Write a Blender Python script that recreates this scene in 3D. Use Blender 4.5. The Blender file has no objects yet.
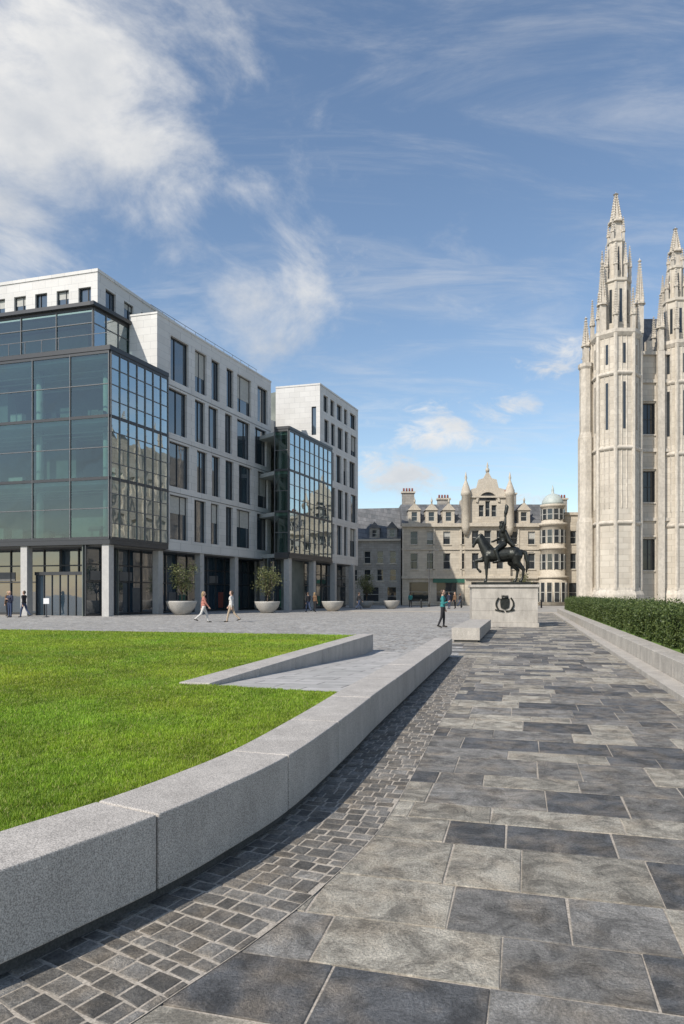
import bpy, bmesh, math, random
import numpy as np
from mathutils import Vector, Matrix
random.seed(7); np.random.seed(7)
S=bpy.context.scene
COL=S.collection
# ------------------------------------------------------------------ materials
def newmat(name):
    m=bpy.data.materials.new(name); m.use_nodes=True
    nt=m.node_tree; b=nt.nodes['Principled BSDF']; return m,nt,b
def pmat(name,c1,c2=None,rough=.7,scale=3.,fine=None,bump=0.,bscale=40.,metal=0.,spec=.5,stretch=(1,1,1),fineamt=.25,stain=0.):
    m,nt,b=newmat(name); N=nt.nodes; L=nt.links
    c2=c2 or c1
    tc=N.new('ShaderNodeTexCoord'); mp=N.new('ShaderNodeMapping'); mp.inputs['Scale'].default_value=stretch
    L.new(tc.outputs['Object'],mp.inputs[0])
    nz=N.new('ShaderNodeTexNoise'); nz.inputs['Scale'].default_value=scale; nz.inputs['Detail'].default_value=6; nz.inputs['Roughness'].default_value=.6
    L.new(mp.outputs[0],nz.inputs[0])
    r=N.new('ShaderNodeMapRange'); r.inputs[1].default_value=.3; r.inputs[2].default_value=.7; L.new(nz.outputs[0],r.inputs[0])
    mx=N.new('ShaderNodeMix'); mx.data_type='RGBA'; mx.inputs[6].default_value=(*c1,1); mx.inputs[7].default_value=(*c2,1)
    L.new(r.outputs[0],mx.inputs[0]); out=mx.outputs[2]
    if fine:
        n2=N.new('ShaderNodeTexNoise'); n2.inputs['Scale'].default_value=fine; n2.inputs['Detail'].default_value=3; L.new(tc.outputs['Object'],n2.inputs[0])
        r2=N.new('ShaderNodeMapRange'); r2.inputs[1].default_value=.35; r2.inputs[2].default_value=.65; r2.inputs[3].default_value=1-fineamt; r2.inputs[4].default_value=1+fineamt
        L.new(n2.outputs[0],r2.inputs[0])
        vm=N.new('ShaderNodeVectorMath'); vm.operation='SCALE'; L.new(out,vm.inputs[0]); L.new(r2.outputs[0],vm.inputs['Scale']); out=vm.outputs[0]
    if stain:
        ms=N.new('ShaderNodeMapping'); ms.inputs['Scale'].default_value=(1,1,.25); L.new(tc.outputs['Object'],ms.inputs[0])
        n4=N.new('ShaderNodeTexNoise'); n4.inputs['Scale'].default_value=4.5; n4.inputs['Detail'].default_value=8; n4.inputs['Roughness'].default_value=.7; L.new(ms.outputs[0],n4.inputs[0])
        r4=N.new('ShaderNodeMapRange'); r4.inputs[1].default_value=.35; r4.inputs[2].default_value=.6; r4.inputs[3].default_value=1-stain; r4.inputs[4].default_value=1.04; L.new(n4.outputs[0],r4.inputs[0])
        vm=N.new('ShaderNodeVectorMath'); vm.operation='SCALE'; L.new(out,vm.inputs[0]); L.new(r4.outputs[0],vm.inputs['Scale']); out=vm.outputs[0]
    L.new(out,b.inputs['Base Color']); b.inputs['Roughness'].default_value=rough; b.inputs['Metallic'].default_value=metal
    b.inputs['Specular IOR Level'].default_value=spec
    if bump:
        n3=N.new('ShaderNodeTexNoise'); n3.inputs['Scale'].default_value=bscale; n3.inputs['Detail'].default_value=5; L.new(tc.outputs['Object'],n3.inputs[0])
        bp=N.new('ShaderNodeBump'); bp.inputs['Strength'].default_value=bump; bp.inputs['Distance'].default_value=.01; L.new(n3.outputs[0],bp.inputs['Height']); L.new(bp.outputs[0],b.inputs['Normal'])
    return m
def brickmat(name,c1,c2,mortar,bw,bh,ms=.012,rough=.8,rot=(0,0,0),mottle=.25,mscale=1.2,bump=.3):
    m,nt,b=newmat(name); N=nt.nodes; L=nt.links
    tc=N.new('ShaderNodeTexCoord'); mp=N.new('ShaderNodeMapping'); mp.inputs['Rotation'].default_value=rot; L.new(tc.outputs['Object'],mp.inputs[0])
    br=N.new('ShaderNodeTexBrick'); L.new(mp.outputs[0],br.inputs[0])
    br.inputs['Color1'].default_value=(*c1,1); br.inputs['Color2'].default_value=(*c2,1); br.inputs['Mortar'].default_value=(*mortar,1)
    br.inputs['Scale'].default_value=1; br.inputs['Brick Width'].default_value=bw; br.inputs['Row Height'].default_value=bh; br.inputs['Mortar Size'].default_value=ms
    nz=N.new('ShaderNodeTexNoise'); nz.inputs['Scale'].default_value=mscale; nz.inputs['Detail'].default_value=8; nz.inputs['Roughness'].default_value=.65; L.new(tc.outputs['Object'],nz.inputs[0])
    r2=N.new('ShaderNodeMapRange'); r2.inputs[1].default_value=.3; r2.inputs[2].default_value=.7; r2.inputs[3].default_value=1-mottle; r2.inputs[4].default_value=1+mottle; L.new(nz.outputs[0],r2.inputs[0])
    vm=N.new('ShaderNodeVectorMath'); vm.operation='SCALE'; L.new(br.outputs[0],vm.inputs[0]); L.new(r2.outputs[0],vm.inputs['Scale'])
    L.new(vm.outputs[0],b.inputs['Base Color']); b.inputs['Roughness'].default_value=rough
    bp=N.new('ShaderNodeBump'); bp.inputs['Strength'].default_value=bump; bp.inputs['Distance'].default_value=.02; bp.invert=True; L.new(br.outputs['Fac'],bp.inputs['Height']); L.new(bp.outputs[0],b.inputs['Normal'])
    return m
def curtain_glass(name,tint,gl=(.85,.93,.95),base=.22,top=.95):
    m,nt,b=newmat(name); N=nt.nodes; L=nt.links; N.remove(b); o=N['Material Output']
    t=N.new('ShaderNodeBsdfTransparent'); t.inputs[0].default_value=(*tint,1)
    g=N.new('ShaderNodeBsdfGlossy'); g.inputs[0].default_value=(*gl,1); g.inputs['Roughness'].default_value=.012
    tc=N.new('ShaderNodeTexCoord'); nz=N.new('ShaderNodeTexNoise'); nz.inputs['Scale'].default_value=.6; nz.inputs['Detail'].default_value=1; L.new(tc.outputs['Object'],nz.inputs[0])
    bp=N.new('ShaderNodeBump'); bp.inputs['Strength'].default_value=.3; bp.inputs['Distance'].default_value=.03; L.new(nz.outputs[0],bp.inputs['Height']); L.new(bp.outputs[0],g.inputs['Normal'])
    lw=N.new('ShaderNodeLayerWeight'); lw.inputs[0].default_value=.5
    pw=N.new('ShaderNodeMath'); pw.operation='POWER'; pw.inputs[1].default_value=2.5; L.new(lw.outputs['Facing'],pw.inputs[0])
    r=N.new('ShaderNodeMapRange'); r.inputs[3].default_value=base; r.inputs[4].default_value=top; L.new(pw.outputs[0],r.inputs[0])
    mx=N.new('ShaderNodeMixShader'); L.new(r.outputs[0],mx.inputs[0]); L.new(t.outputs[0],mx.inputs[1]); L.new(g.outputs[0],mx.inputs[2]); L.new(mx.outputs[0],o.inputs[0])
    return m
def winglass(name,c=(.02,.03,.04),ior=1.9):
    m,nt,b=newmat(name); N=nt.nodes; L=nt.links
    tc=N.new('ShaderNodeTexCoord'); nz=N.new('ShaderNodeTexNoise'); nz.inputs['Scale'].default_value=.6; L.new(tc.outputs['Object'],nz.inputs[0])
    mx=N.new('ShaderNodeMix'); mx.data_type='RGBA'; mx.inputs[6].default_value=(*[v*.5 for v in c],1); mx.inputs[7].default_value=(*[v*1.8 for v in c],1); L.new(nz.outputs[0],mx.inputs[0]); L.new(mx.outputs[2],b.inputs['Base Color'])
    b.inputs['Roughness'].default_value=.03; b.inputs['IOR'].default_value=ior
    bp=N.new('ShaderNodeBump'); bp.inputs['Strength'].default_value=.3; bp.inputs['Distance'].default_value=.02; L.new(nz.outputs[0],bp.inputs['Height']); L.new(bp.outputs[0],b.inputs['Normal'])
    return m
def attrmat(name,mult=1.,rough=.75,mottle=True,lo=.45,trans=0.):
    m,nt,b=newmat(name); N=nt.nodes; L=nt.links
    at=N.new('ShaderNodeAttribute'); at.attribute_name='Col'
    out=at.outputs['Color']
    if mottle:
        tc=N.new('ShaderNodeTexCoord')
        ad=N.new('ShaderNodeVectorMath'); ad.operation='MULTIPLY_ADD'; ad.inputs[1].default_value=(60,60,60)
        L.new(at.outputs['Color'],ad.inputs[0]); L.new(tc.outputs['Object'],ad.inputs[2])
        n1=N.new('ShaderNodeTexNoise'); n1.inputs['Scale'].default_value=4.2; n1.inputs['Detail'].default_value=12; n1.inputs['Roughness'].default_value=.80; n1.inputs['Distortion'].default_value=.5; L.new(ad.outputs[0],n1.inputs[0])
        r1=N.new('ShaderNodeMapRange'); r1.inputs[1].default_value=.40; r1.inputs[2].default_value=.58; r1.inputs[3].default_value=lo; r1.inputs[4].default_value=1.33; L.new(n1.outputs[0],r1.inputs[0])
        n2=N.new('ShaderNodeTexNoise'); n2.inputs['Scale'].default_value=70; n2.inputs['Detail'].default_value=4; n2.inputs['Roughness'].default_value=.7; L.new(tc.outputs['Object'],n2.inputs[0])
        r2=N.new('ShaderNodeMapRange'); r2.inputs[1].default_value=.35; r2.inputs[2].default_value=.65; r2.inputs[3].default_value=.66; r2.inputs[4].default_value=1.3; L.new(n2.outputs[0],r2.inputs[0])
        mu=N.new('ShaderNodeMath'); mu.operation='MULTIPLY'; L.new(r1.outputs[0],mu.inputs[0]); L.new(r2.outputs[0],mu.inputs[1])
        n3=N.new('ShaderNodeTexNoise'); n3.inputs['Scale'].default_value=4; n3.inputs['Detail'].default_value=7; L.new(ad.outputs[0],n3.inputs[0])
        r3=N.new('ShaderNodeMapRange'); r3.inputs[1].default_value=.46; r3.inputs[2].default_value=.68; r3.inputs[4].default_value=.4; L.new(n3.outputs[0],r3.inputs[0])
        mx=N.new('ShaderNodeMix'); mx.data_type='RGBA'; mx.inputs[7].default_value=(.31,.245,.17,1); L.new(r3.outputs[0],mx.inputs[0]); L.new(out,mx.inputs[6])
        vm=N.new('ShaderNodeVectorMath'); vm.operation='SCALE'; L.new(mx.outputs[2],vm.inputs[0]); L.new(mu.outputs[0],vm.inputs['Scale']); out=vm.outputs[0]
        bp=N.new('ShaderNodeBump'); bp.inputs['Strength'].default_value=.75; bp.inputs['Distance'].default_value=.010; L.new(mu.outputs[0],bp.inputs['Height']); L.new(bp.outputs[0],b.inputs['Normal'])
        b.inputs['Specular IOR Level'].default_value=.4
    L.new(out,b.inputs['Base Color']); b.inputs['Roughness'].default_value=rough
    if trans:
        tr=N.new('ShaderNodeBsdfTranslucent'); L.new(out,tr.inputs[0]); mx=N.new('ShaderNodeMixShader'); mx.inputs[0].default_value=trans
        L.new(b.outputs[0],mx.inputs[1]); L.new(tr.outputs[0],mx.inputs[2]); L.new(mx.outputs[0],N['Material Output'].inputs[0])
    return m

M={}
M['white']=brickmat('white_granite_cladding',(.53,.52,.50),(.58,.57,.55),(.34,.34,.34),1.2,.6,.010,.6,(math.radians(90),0,0),.07,.5,.1)
M['dark']=pmat('dark_metal',(.03,.032,.036),(.04,.042,.046),.4,8)
M['mull']=pmat('mullion_metal',(.10,.105,.11),(.13,.13,.135),.4,8)
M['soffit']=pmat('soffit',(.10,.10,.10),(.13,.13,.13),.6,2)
M['slabi']=pmat('interior_slab',(.40,.42,.40),(.48,.50,.48),.7,2)
M['core']=pmat('interior_core',(.10,.12,.11),(.22,.24,.22),.8,.4)
M['cg']=curtain_glass('curtain_glass',(.36,.52,.47),base=.10,top=.9)
M['cgs']=curtain_glass('curtain_glass_side',(.38,.50,.52),base=.42)
M['wg']=winglass('window_glass',(.02,.035,.05),2.3); M['wg2']=winglass('window_glass_old',(.025,.03,.035),1.6)
M['blind']=pmat('blind',(.35,.35,.33),(.45,.45,.42),.8,5)
M['col']=pmat('column_granite',(.36,.35,.34),(.44,.43,.41),.65,3,fine=60,fineamt=.12)
M['sand']=brickmat('pale_granite_ashlar',(.50,.45,.37),(.42,.375,.31),(.31,.275,.22),.9,.38,.012,.85,(math.radians(90),0,0),.18,.5,.3)
M['sandtrim']=pmat('pale_granite_trim',(.52,.47,.39),(.42,.375,.31),.85,1.2,fine=6,fineamt=.12)
M['sandd']=brickmat('grey_granite_ashlar',(.33,.31,.28),(.26,.245,.22),(.17,.16,.15),.8,.35,.014,.88,(math.radians(90),0,0),.25,.5,.3)
M['mar']=brickmat('gothic_granite_ashlar',(.52,.475,.405),(.45,.405,.34),(.33,.295,.24),1.0,.5,.014,.8,(math.radians(90),0,0),.14,.5,.25)
M['martrim']=pmat('gothic_granite_trim',(.56,.51,.44),(.46,.415,.35),.8,.6,fine=4,fineamt=.1,stain=.2)
M['slate']=brickmat('slate_roof',(.09,.095,.10),(.15,.15,.155),(.05,.05,.05),.5,.25,.01,.6,(math.radians(60),0,0),.3,.7,.4)
M['copper']=pmat('pale_dome',(.34,.40,.39),(.44,.48,.46),.6,2)
M['bronze']=pmat('bronze',(.018,.019,.018),(.045,.048,.042),.42,6,metal=.6,fine=25)
M['granite']=pmat('wall_granite',(.375,.345,.31),(.455,.42,.38),.75,2.5,fine=150,bump=.25,bscale=150,fineamt=.42,stain=.16)
M['granite_shade']=pmat('recess_plinth_shade',(.06,.058,.055),(.09,.088,.085),.9,5,fine=90)  # shadow gap under the blocks painted into this near-black base colour
M['plinth']=pmat('plinth_granite',(.36,.33,.29),(.46,.425,.375),.75,2,fine=60,bump=.2,bscale=60,fineamt=.25,stain=.2)
M['mortar']=pmat('mortar_bed',(.34,.30,.25),(.43,.385,.325),.95,6,fine=90)
M['slab']=attrmat('paving_slab'); M['sett']=attrmat('paving_sett',lo=.6)
M['plaza']=brickmat('plaza_paving',(.28,.27,.255),(.35,.34,.32),(.2,.19,.18),1.1,.6,.012,.8,(0,0,math.radians(14.9)),.22,.5,.2)
M['rampm']=brickmat('ramp_paving',(.34,.33,.31),(.44,.42,.40),(.18,.17,.16),.9,.42,.014,.8,(0,0,math.radians(14.9)),.22,2.5,.4)
M['soil']=pmat('lawn_soil',(.09,.16,.02),(.13,.22,.03),.95,1.5,fine=60,fineamt=.4)
M['bowl']=pmat('planter_concrete',(.44,.42,.39),(.36,.345,.32),.8,2,fine=30)
M['bark']=pmat('bark',(.07,.05,.035),(.11,.085,.06),.9,10)
M['red']=pmat('door_red',(.18,.05,.04),None,.6,3); M['greens']=pmat('shopfront_green',(.02,.10,.07),(.03,.13,.09),.5,3)
M['skin']=pmat('skin',(.42,.26,.19),(.5,.32,.24),.6,8); M['hair']=pmat('hair',(.04,.025,.015),(.07,.045,.03),.6,20)
M['hairb']=pmat('hair_fair',(.25,.17,.08),(.32,.22,.12),.6,20)
def cloth(n,c): 
    m=pmat(n,c,tuple(v*.75 for v in c),.85,9,fine=60); return m
M['teal']=cloth('teal_jacket',(.03,.20,.20)); M['denim']=cloth('denim',(.04,.06,.12)); M['black']=cloth('black_cloth',(.018,.018,.022))
M['beige']=cloth('beige_trousers',(.42,.33,.24)); M['pink']=cloth('pink_top',(.42,.17,.13)); M['whitec']=cloth('white_shirt',(.6,.58,.55)); M['brown']=cloth('brown_jacket',(.16,.09,.05))
M['navy']=cloth('navy',(.025,.03,.06)); M['shoe']=cloth('shoe',(.03,.025,.02))
M['sign']=pmat('sign_white',(.7,.7,.7),None,.5,3)
M['leaf']=attrmat('leaf',rough=.55,mottle=False,trans=.25); M['blade']=attrmat('grass_blade',rough=.6,mottle=False,trans=.3)
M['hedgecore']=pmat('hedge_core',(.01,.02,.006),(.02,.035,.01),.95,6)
GLASS={'cg','cgs','wg','wg2'}

# ------------------------------------------------------------------ mesh builder
class MB:
    def __init__(s): s.v=[];s.f=[];s.m=[];s.names=[];s.sm=[]
    def mi(s,n):
        if n not in s.names: s.names.append(n)
        return s.names.index(n)
    def poly(s,pts,mat,smooth=False):
        i=len(s.v); s.v+= [tuple(p) for p in pts]; s.f.append(tuple(range(i,i+len(pts)))); s.m.append(s.mi(mat)); s.sm.append(smooth)
    def loft(s,A,B,mat,cap=True,smooth=False):
        n=len(A)
        i=len(s.v); s.v+=[tuple(p) for p in A]+[tuple(p) for p in B]; k=s.mi(mat)
        for j in range(n):
            q=(j+1)%n; s.f.append((i+j,i+q,i+n+q,i+n+j)); s.m.append(k); s.sm.append(smooth)
        if cap:
            s.f.append(tuple(i+j for j in reversed(range(n)))); s.f.append(tuple(i+n+j for j in range(n))); s.m+=[k,k]; s.sm+=[False,False]
    def prism(s,pts,z0,z1,mat):
        s.loft([(x,y,z0) for x,y in pts],[(x,y,z1) for x,y in pts],mat)
    def box(s,fr,a0,a1,z0,z1,d0,d1,mat):
        P=[fr(a0,d1),fr(a1,d1),fr(a1,d0),fr(a0,d0)]
        s.prism(P,z0,z1,mat)
    def lathe(s,cx,cy,prof,mat,seg=16,ph=0.,smooth=True):
        k=s.mi(mat); i=len(s.v)
        for r,z in prof:
            for j in range(seg):
                a=ph+2*math.pi*j/seg; s.v.append((cx+r*math.cos(a),cy+r*math.sin(a),z))
        for q in range(len(prof)-1):
            for j in range(seg):
                j2=(j+1)%seg; s.f.append((i+q*seg+j,i+q*seg+j2,i+(q+1)*seg+j2,i+(q+1)*seg+j)); s.m.append(k); s.sm.append(smooth)
        s.f.append(tuple(i+j for j in reversed(range(seg)))); s.f.append(tuple(i+(len(prof)-1)*seg+j for j in range(seg))); s.m+=[k,k]; s.sm+=[False,False]
    def tube(s,p0,p1,r0,r1,mat,seg=8):
        p0=Vector(p0);p1=Vector(p1);d=(p1-p0).normalized(); u=d.orthogonal().normalized(); w=d.cross(u)
        A=[p0+(u*math.cos(t)+w*math.sin(t))*r0 for t in [2*math.pi*j/seg for j in range(seg)]]
        B=[p1+(u*math.cos(t)+w*math.sin(t))*r1 for t in [2*math.pi*j/seg for j in range(seg)]]
        s.loft(A,B,mat,True,True)
    def obj(s,name,parent=None,bevel=0,loc=None):
        me=bpy.data.meshes.new(name); me.from_pydata(s.v,[],s.f)
        for n in s.names: me.materials.append(M[n])
        me.polygons.foreach_set('material_index',s.m); me.polygons.foreach_set('use_smooth',s.sm)
        gi={i for i,n in enumerate(s.names) if n in GLASS}
        bm=bmesh.new(); bm.from_mesh(me)
        bmesh.ops.recalc_face_normals(bm,faces=[f for f in bm.faces if f.material_index not in gi]); bm.to_mesh(me); bm.free()
        me.update(); o=bpy.data.objects.new(name,me); COL.objects.link(o)
        if parent: o.parent=parent
        if loc: o.location=loc
        if bevel:
            b=o.modifiers.new('b','BEVEL'); b.width=bevel; b.segments=2; b.limit_method='ANGLE'
        return o
def empty(name,loc=(0,0,0),rot=0):
    e=bpy.data.objects.new(name,None); COL.objects.link(e); e.location=loc; e.rotation_euler[2]=rot; return e
class Fr:
    def __init__(s,x0,y0,x1,y1):
        s.o=(x0,y0); l=math.hypot(x1-x0,y1-y0); s.L=l; s.u=((x1-x0)/l,(y1-y0)/l); s.n=(s.u[1],-s.u[0])
    def __call__(s,a,d=0): return (s.o[0]+s.u[0]*a+s.n[0]*d, s.o[1]+s.u[1]*a+s.n[1]*d)
    def p3(s,a,d,z): x,y=s(a,d); return (x,y,z)

def wall_win(w,g,fr,a0,a1,z0,z1,rects,wm,rec=.25,gm='wg',fm='dark',ft=.06,mull='v',sill=None,blind=.0,d=0):
    As=sorted(set([a0,a1]+[r[0] for r in rects]+[r[1] for r in rects])); Zs=sorted(set([z0,z1]+[r[2] for r in rects]+[r[3] for r in rects]))
    for i in range(len(As)-1):
        for j in range(len(Zs)-1):
            ca=(As[i]+As[i+1])/2; cz=(Zs[j]+Zs[j+1])/2
            if any(r[0]<ca<r[1] and r[2]<cz<r[3] for r in rects): continue
            w.poly([fr.p3(As[i],d,Zs[j]),fr.p3(As[i+1],d,Zs[j]),fr.p3(As[i+1],d,Zs[j+1]),fr.p3(As[i],d,Zs[j+1])],wm)
    for (x0,x1,y0,y1) in rects:
        q=d-rec
        w.poly([fr.p3(x0,d,y0),fr.p3(x0,q,y0),fr.p3(x0,q,y1),fr.p3(x0,d,y1)],wm); w.poly([fr.p3(x1,d,y0),fr.p3(x1,q,y0),fr.p3(x1,q,y1),fr.p3(x1,d,y1)],wm)
        w.poly([fr.p3(x0,d,y0),fr.p3(x1,d,y0),fr.p3(x1,q,y0),fr.p3(x0,q,y0)],wm); w.poly([fr.p3(x0,d,y1),fr.p3(x1,d,y1),fr.p3(x1,q,y1),fr.p3(x0,q,y1)],wm)
        tilt=random.uniform(-.012,.012)
        g.poly([fr.p3(x0,q+.0+tilt,y0),fr.p3(x1,q+.0-tilt,y0),fr.p3(x1,q+.0-tilt,y1),fr.p3(x0,q+.0+tilt,y1)],gm)
        g.box(fr,x0,x0+ft,y0,y1,q-.03,q+.08,fm); g.box(fr,x1-ft,x1,y0,y1,q-.03,q+.08,fm)
        g.box(fr,x0+ft,x1-ft,y0,y0+ft,q-.03,q+.08,fm); g.box(fr,x0+ft,x1-ft,y1-ft,y1,q-.03,q+.08,fm)
        if 'v' in mull and x1-x0>1.0: 
            c=x0+(x1-x0)*random.choice([.33,.5,.66]) if mull=='v' else (x0+x1)/2
            g.box(fr,c-ft/2,c+ft/2,y0+ft,y1-ft,q-.03,q+.07,fm)
        if 'h' in mull: 
            c=(y0+y1)/2; g.box(fr,x0+ft,x1-ft,c-ft/2,c+ft/2,q-.028,q+.06,fm)
        if random.random()<blind:
            h=(y1-y0)*random.uniform(.2,.75)
            g.poly([fr.p3(x0+ft,q+.02,y1-h),fr.p3(x1-ft,q+.02,y1-h),fr.p3(x1-ft,q+.02,y1-ft),fr.p3(x0+ft,q+.02,y1-ft)],'blind')
        if sill: w.box(fr,x0-.1,x1+.1,y0-.14,y0-.005,d+.002,d+.12,sill)
def curtain(g,fr,a0,a1,zs,step,gm,midfrac=(.5,),fm='mull',tw=.06,jt=.006):
    n=max(1,round((a1-a0)/step)); st=(a1-a0)/n
    rows=[]
    for j in range(len(zs)-1):
        ys=[zs[j]]+[zs[j]+(zs[j+1]-zs[j])*f for f in midfrac]+[zs[j+1]]
        rows+=[(ys[k],ys[k+1]) for k in range(len(ys)-1)]
    for i in range(n):
        for (y0,y1) in rows:
            A0,A1=a0+i*st,a0+(i+1)*st; t=random.uniform(-jt,jt); t2=random.uniform(-jt,jt)
            g.poly([fr.p3(A0,t,y0),fr.p3(A1,-t,y0),fr.p3(A1,-t+t2,y1),fr.p3(A0,t+t2,y1)],gm)
    for i in range(n+1):
        a=a0+i*st; a=min(max(a,a0+tw/2),a1-tw/2); g.box(fr,a-tw/2,a+tw/2,zs[0],zs[-1],-.08,.075,fm)
    for j,z in enumerate(zs):
        g.box(fr,a0,a1,z-.11,z+.11,-.06,.055,'dark')
        if j<len(zs)-1:
            for f in midfrac:
                zz=z+(zs[j+1]-z)*f; g.box(fr,a0,a1,zz-.03,zz+.03,-.05,.05,fm)

# ------------------------------------------------------------------ ground
g=MB(); R=900
g.poly([(-R,-R,-.03),(R,-R,-.03),(R,R,-.03),(-R,R,-.03)],'plaza'); g.obj('ground')
ca=math.cos(math.radians(14.9)); sa=math.sin(math.radians(14.9))
def UV(u,v): return (u*sa+v*ca, u*ca-v*sa)
b=MB(); b.poly([(*UV(-4,-40),-.007),(*UV(66,-40),-.007),(*UV(66,16),-.007),(*UV(-4,16),-.007)],'mortar')
class SL:
    def __init__(s): s.v=[];s.f=[];s.c=[]
    def slab(s,pts,z,c,ch=.006,jit=.0015):
        i=len(s.v); n=len(pts); cx=sum(p[0] for p in pts)/n; cy=sum(p[1] for p in pts)/n
        tz=z+random.uniform(-jit,jit)
        for p in pts: s.v.append((p[0],p[1],z-.02))
        for p in pts: s.v.append((p[0],p[1],tz-ch*.7))
        for p in pts:
            d=math.hypot(p[0]-cx,p[1]-cy); k=1-ch/d*1.2
            s.v.append((cx+(p[0]-cx)*k,cy+(p[1]-cy)*k,tz))
        for j in range(n):
            q=(j+1)%n
            s.f.append((i+j,i+q,i+n+q,i+n+j)); s.f.append((i+n+j,i+n+q,i+2*n+q,i+2*n+j)); s.c+=[c,c]
        s.f.append(tuple(i+2*n+j for j in range(n))); s.c.append(c)
    def obj(s,name,mat,parent=None):
        me=bpy.data.meshes.new(name); me.from_pydata(s.v,[],s.f); me.materials.append(M[mat])
        at=me.attributes.new('Col','FLOAT_COLOR','FACE'); at.data.foreach_set('color',np.array([(*c,1) for c in s.c],dtype=np.float32).ravel())
        me.update(); o=bpy.data.objects.new(name,me); COL.objects.link(o); o.parent=parent; return o
pave=empty('stone_pavement')
b.obj('mortar_bed',pave)
sl=SL()
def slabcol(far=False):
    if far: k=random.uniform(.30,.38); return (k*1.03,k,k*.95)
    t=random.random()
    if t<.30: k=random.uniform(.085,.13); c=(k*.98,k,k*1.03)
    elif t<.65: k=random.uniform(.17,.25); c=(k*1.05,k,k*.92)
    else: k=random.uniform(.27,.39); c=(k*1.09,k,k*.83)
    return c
u=1.05
while u<62:
    h=random.choice([.38,.46,.52,.58,.66])
    v=-38 if u>18 else -6
    v+=random.uniform(-1,0)
    while v<14:
        w=random.choice([random.uniform(.38,.6),random.uniform(.55,.95),random.uniform(.6,1.0)])
        gp=.006
        P=[UV(u+gp,v+gp),UV(u+gp,v+w-gp),UV(u+h-gp,v+w-gp),UV(u+h-gp,v+gp)]
        P=[(x+random.uniform(-.005,.005),y+random.uniform(-.005,.005)) for x,y in P]
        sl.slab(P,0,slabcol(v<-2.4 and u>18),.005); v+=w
    u+=h
sl.obj('paving_slabs','slab',pave)

# ------------------------------------------------------------------ curved granite wall
pts=[(-7.5,-1.0),(-5.2,0.05),(-3.6,0.95),(-2.5,1.75),(-1.85,2.36),(-1.44,2.87),(-1.21,3.22),(-.97,3.6),(-.71,4.12),(-.36,5.0),(.06,6.6),(.43,8.15),(1.2,11.2),(2.88,17.9)]
def catmull(P,n=10):
    out=[]
    Q=[P[0]]+P+[P[-1]]
    for i in range(1,len(Q)-2):
        p0,p1,p2,p3=[np.array(q,float) for q in Q[i-1:i+3]]
        for k in range(n):
            t=k/n; out.append(.5*((2*p1)+(-p0+p2)*t+(2*p0-5*p1+4*p2-p3)*t*t+(-p0+3*p1-3*p2+p3)*t**3))
    out.append(np.array(P[-1],float)); return np.array(out)
C=catmull(pts,12)
seg=np.hypot(*(C[1:]-C[:-1]).T); SLn=np.concatenate([[0],np.cumsum(seg)])
def cpt(s,off=0):
    s=min(max(s,0),SLn[-1]); x=np.interp(s,SLn,C[:,0]); y=np.interp(s,SLn,C[:,1])
    e=.25; xa,ya=np.interp(s-e,SLn,C[:,0]),np.interp(s-e,SLn,C[:,1]); xb,yb=np.interp(s+e,SLn,C[:,0]),np.interp(s+e,SLn,C[:,1])
    l=math.hypot(xb-xa,yb-ya); tx,ty=(xb-xa)/l,(yb-ya)/l
    return (x+ty*off, y-tx*off)
WH=.49; WW=.46; TOT=SLn[-1]
s36=np.interp(3.6,C[:,1],SLn)
joints=[s36]
s=s36
while s>0: s-=1.5; joints.insert(0,max(s,0))
s=s36
for L in [1.45,1.35,1.5,1.7,1.9,1.9,1.9,1.9,1.9]:
    s+=L
    if s<TOT-.8: joints.append(s)
joints.append(TOT)
wall=empty('granite_retaining_wall')
for k in range(len(joints)-1):
    gp=.004+.0006*k
    w=MB(); s0,s1=joints[k]+gp,joints[k+1]-gp; n=max(3,int((s1-s0)/.15))
    ss=[s0+(s1-s0)*i/n for i in range(n+1)]
    loop=[cpt(q,0) for q in ss]+[cpt(q,-WW) for q in reversed(ss)]
    w.prism(loop,.09,WH+random.uniform(-.002,.002),'granite'); w.obj('wall_block_%d'%(k+1),wall,bevel=.009)
w=MB(); ss=[TOT*i/120 for i in range(121)]
w.prism([cpt(q,-.07) for q in ss]+[cpt(q,-WW+.05) for q in reversed(ss)],-.02,.1,'granite_shade'); w.obj('recessed_plinth',wall)
st=SL()
bed=MB(); 
bed.poly([(*cpt(q,.66),.004) for q in ss[:]]+[(*cpt(q,-.2),.004) for q in reversed(ss)],'mortar')
setts=empty('sett_paving'); bed.obj('sett_bed',setts)
s=.2
while s<TOT-.05:
    ln=random.uniform(.085,.15); o=-.16
    while o<.64:
        wd=random.uniform(.085,.17); wd=min(wd,.66-o)
        if wd>.04:
            j=lambda: random.uniform(-.008,.008)
            P=[cpt(s+.005+j(),o+.005),cpt(s+.005+j(),o+wd-.005),cpt(s+ln-.005+j(),o+wd-.005),cpt(s+ln-.005+j(),o+.005)]
            kk=random.choice([random.uniform(.11,.16),random.uniform(.15,.25)]); st.slab(P,.0085,(kk*1.06,kk,kk*.91),.008,.0018)
        o+=wd
    s+=ln
st.obj('setts','sett',setts)
fr2=Fr(-1.72,8.9,.90,19.75); W2=.44
w2=empty('granite_bench_wall')
nb=6
for i in range(nb):
    w=MB(); w.box(fr2,fr2.L*i/nb+.006,fr2.L*(i+1)/nb-.006,-.02,WH,-W2,0,'granite'); w.obj('block_%d'%(i+1),w2,bevel=.009)
iA=[q for q in ss if cpt(q)[1]>8.05]
rp=MB()
innerline=[cpt(q,-WW+.002) for q in iA]
def rz(p): return max(.0,.455*(1-(p[1]-8.4)/10.0))+.014
n=len(innerline)
R2=[fr2(fr2.L*i/(n-1),.002) for i in range(n)]
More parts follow.
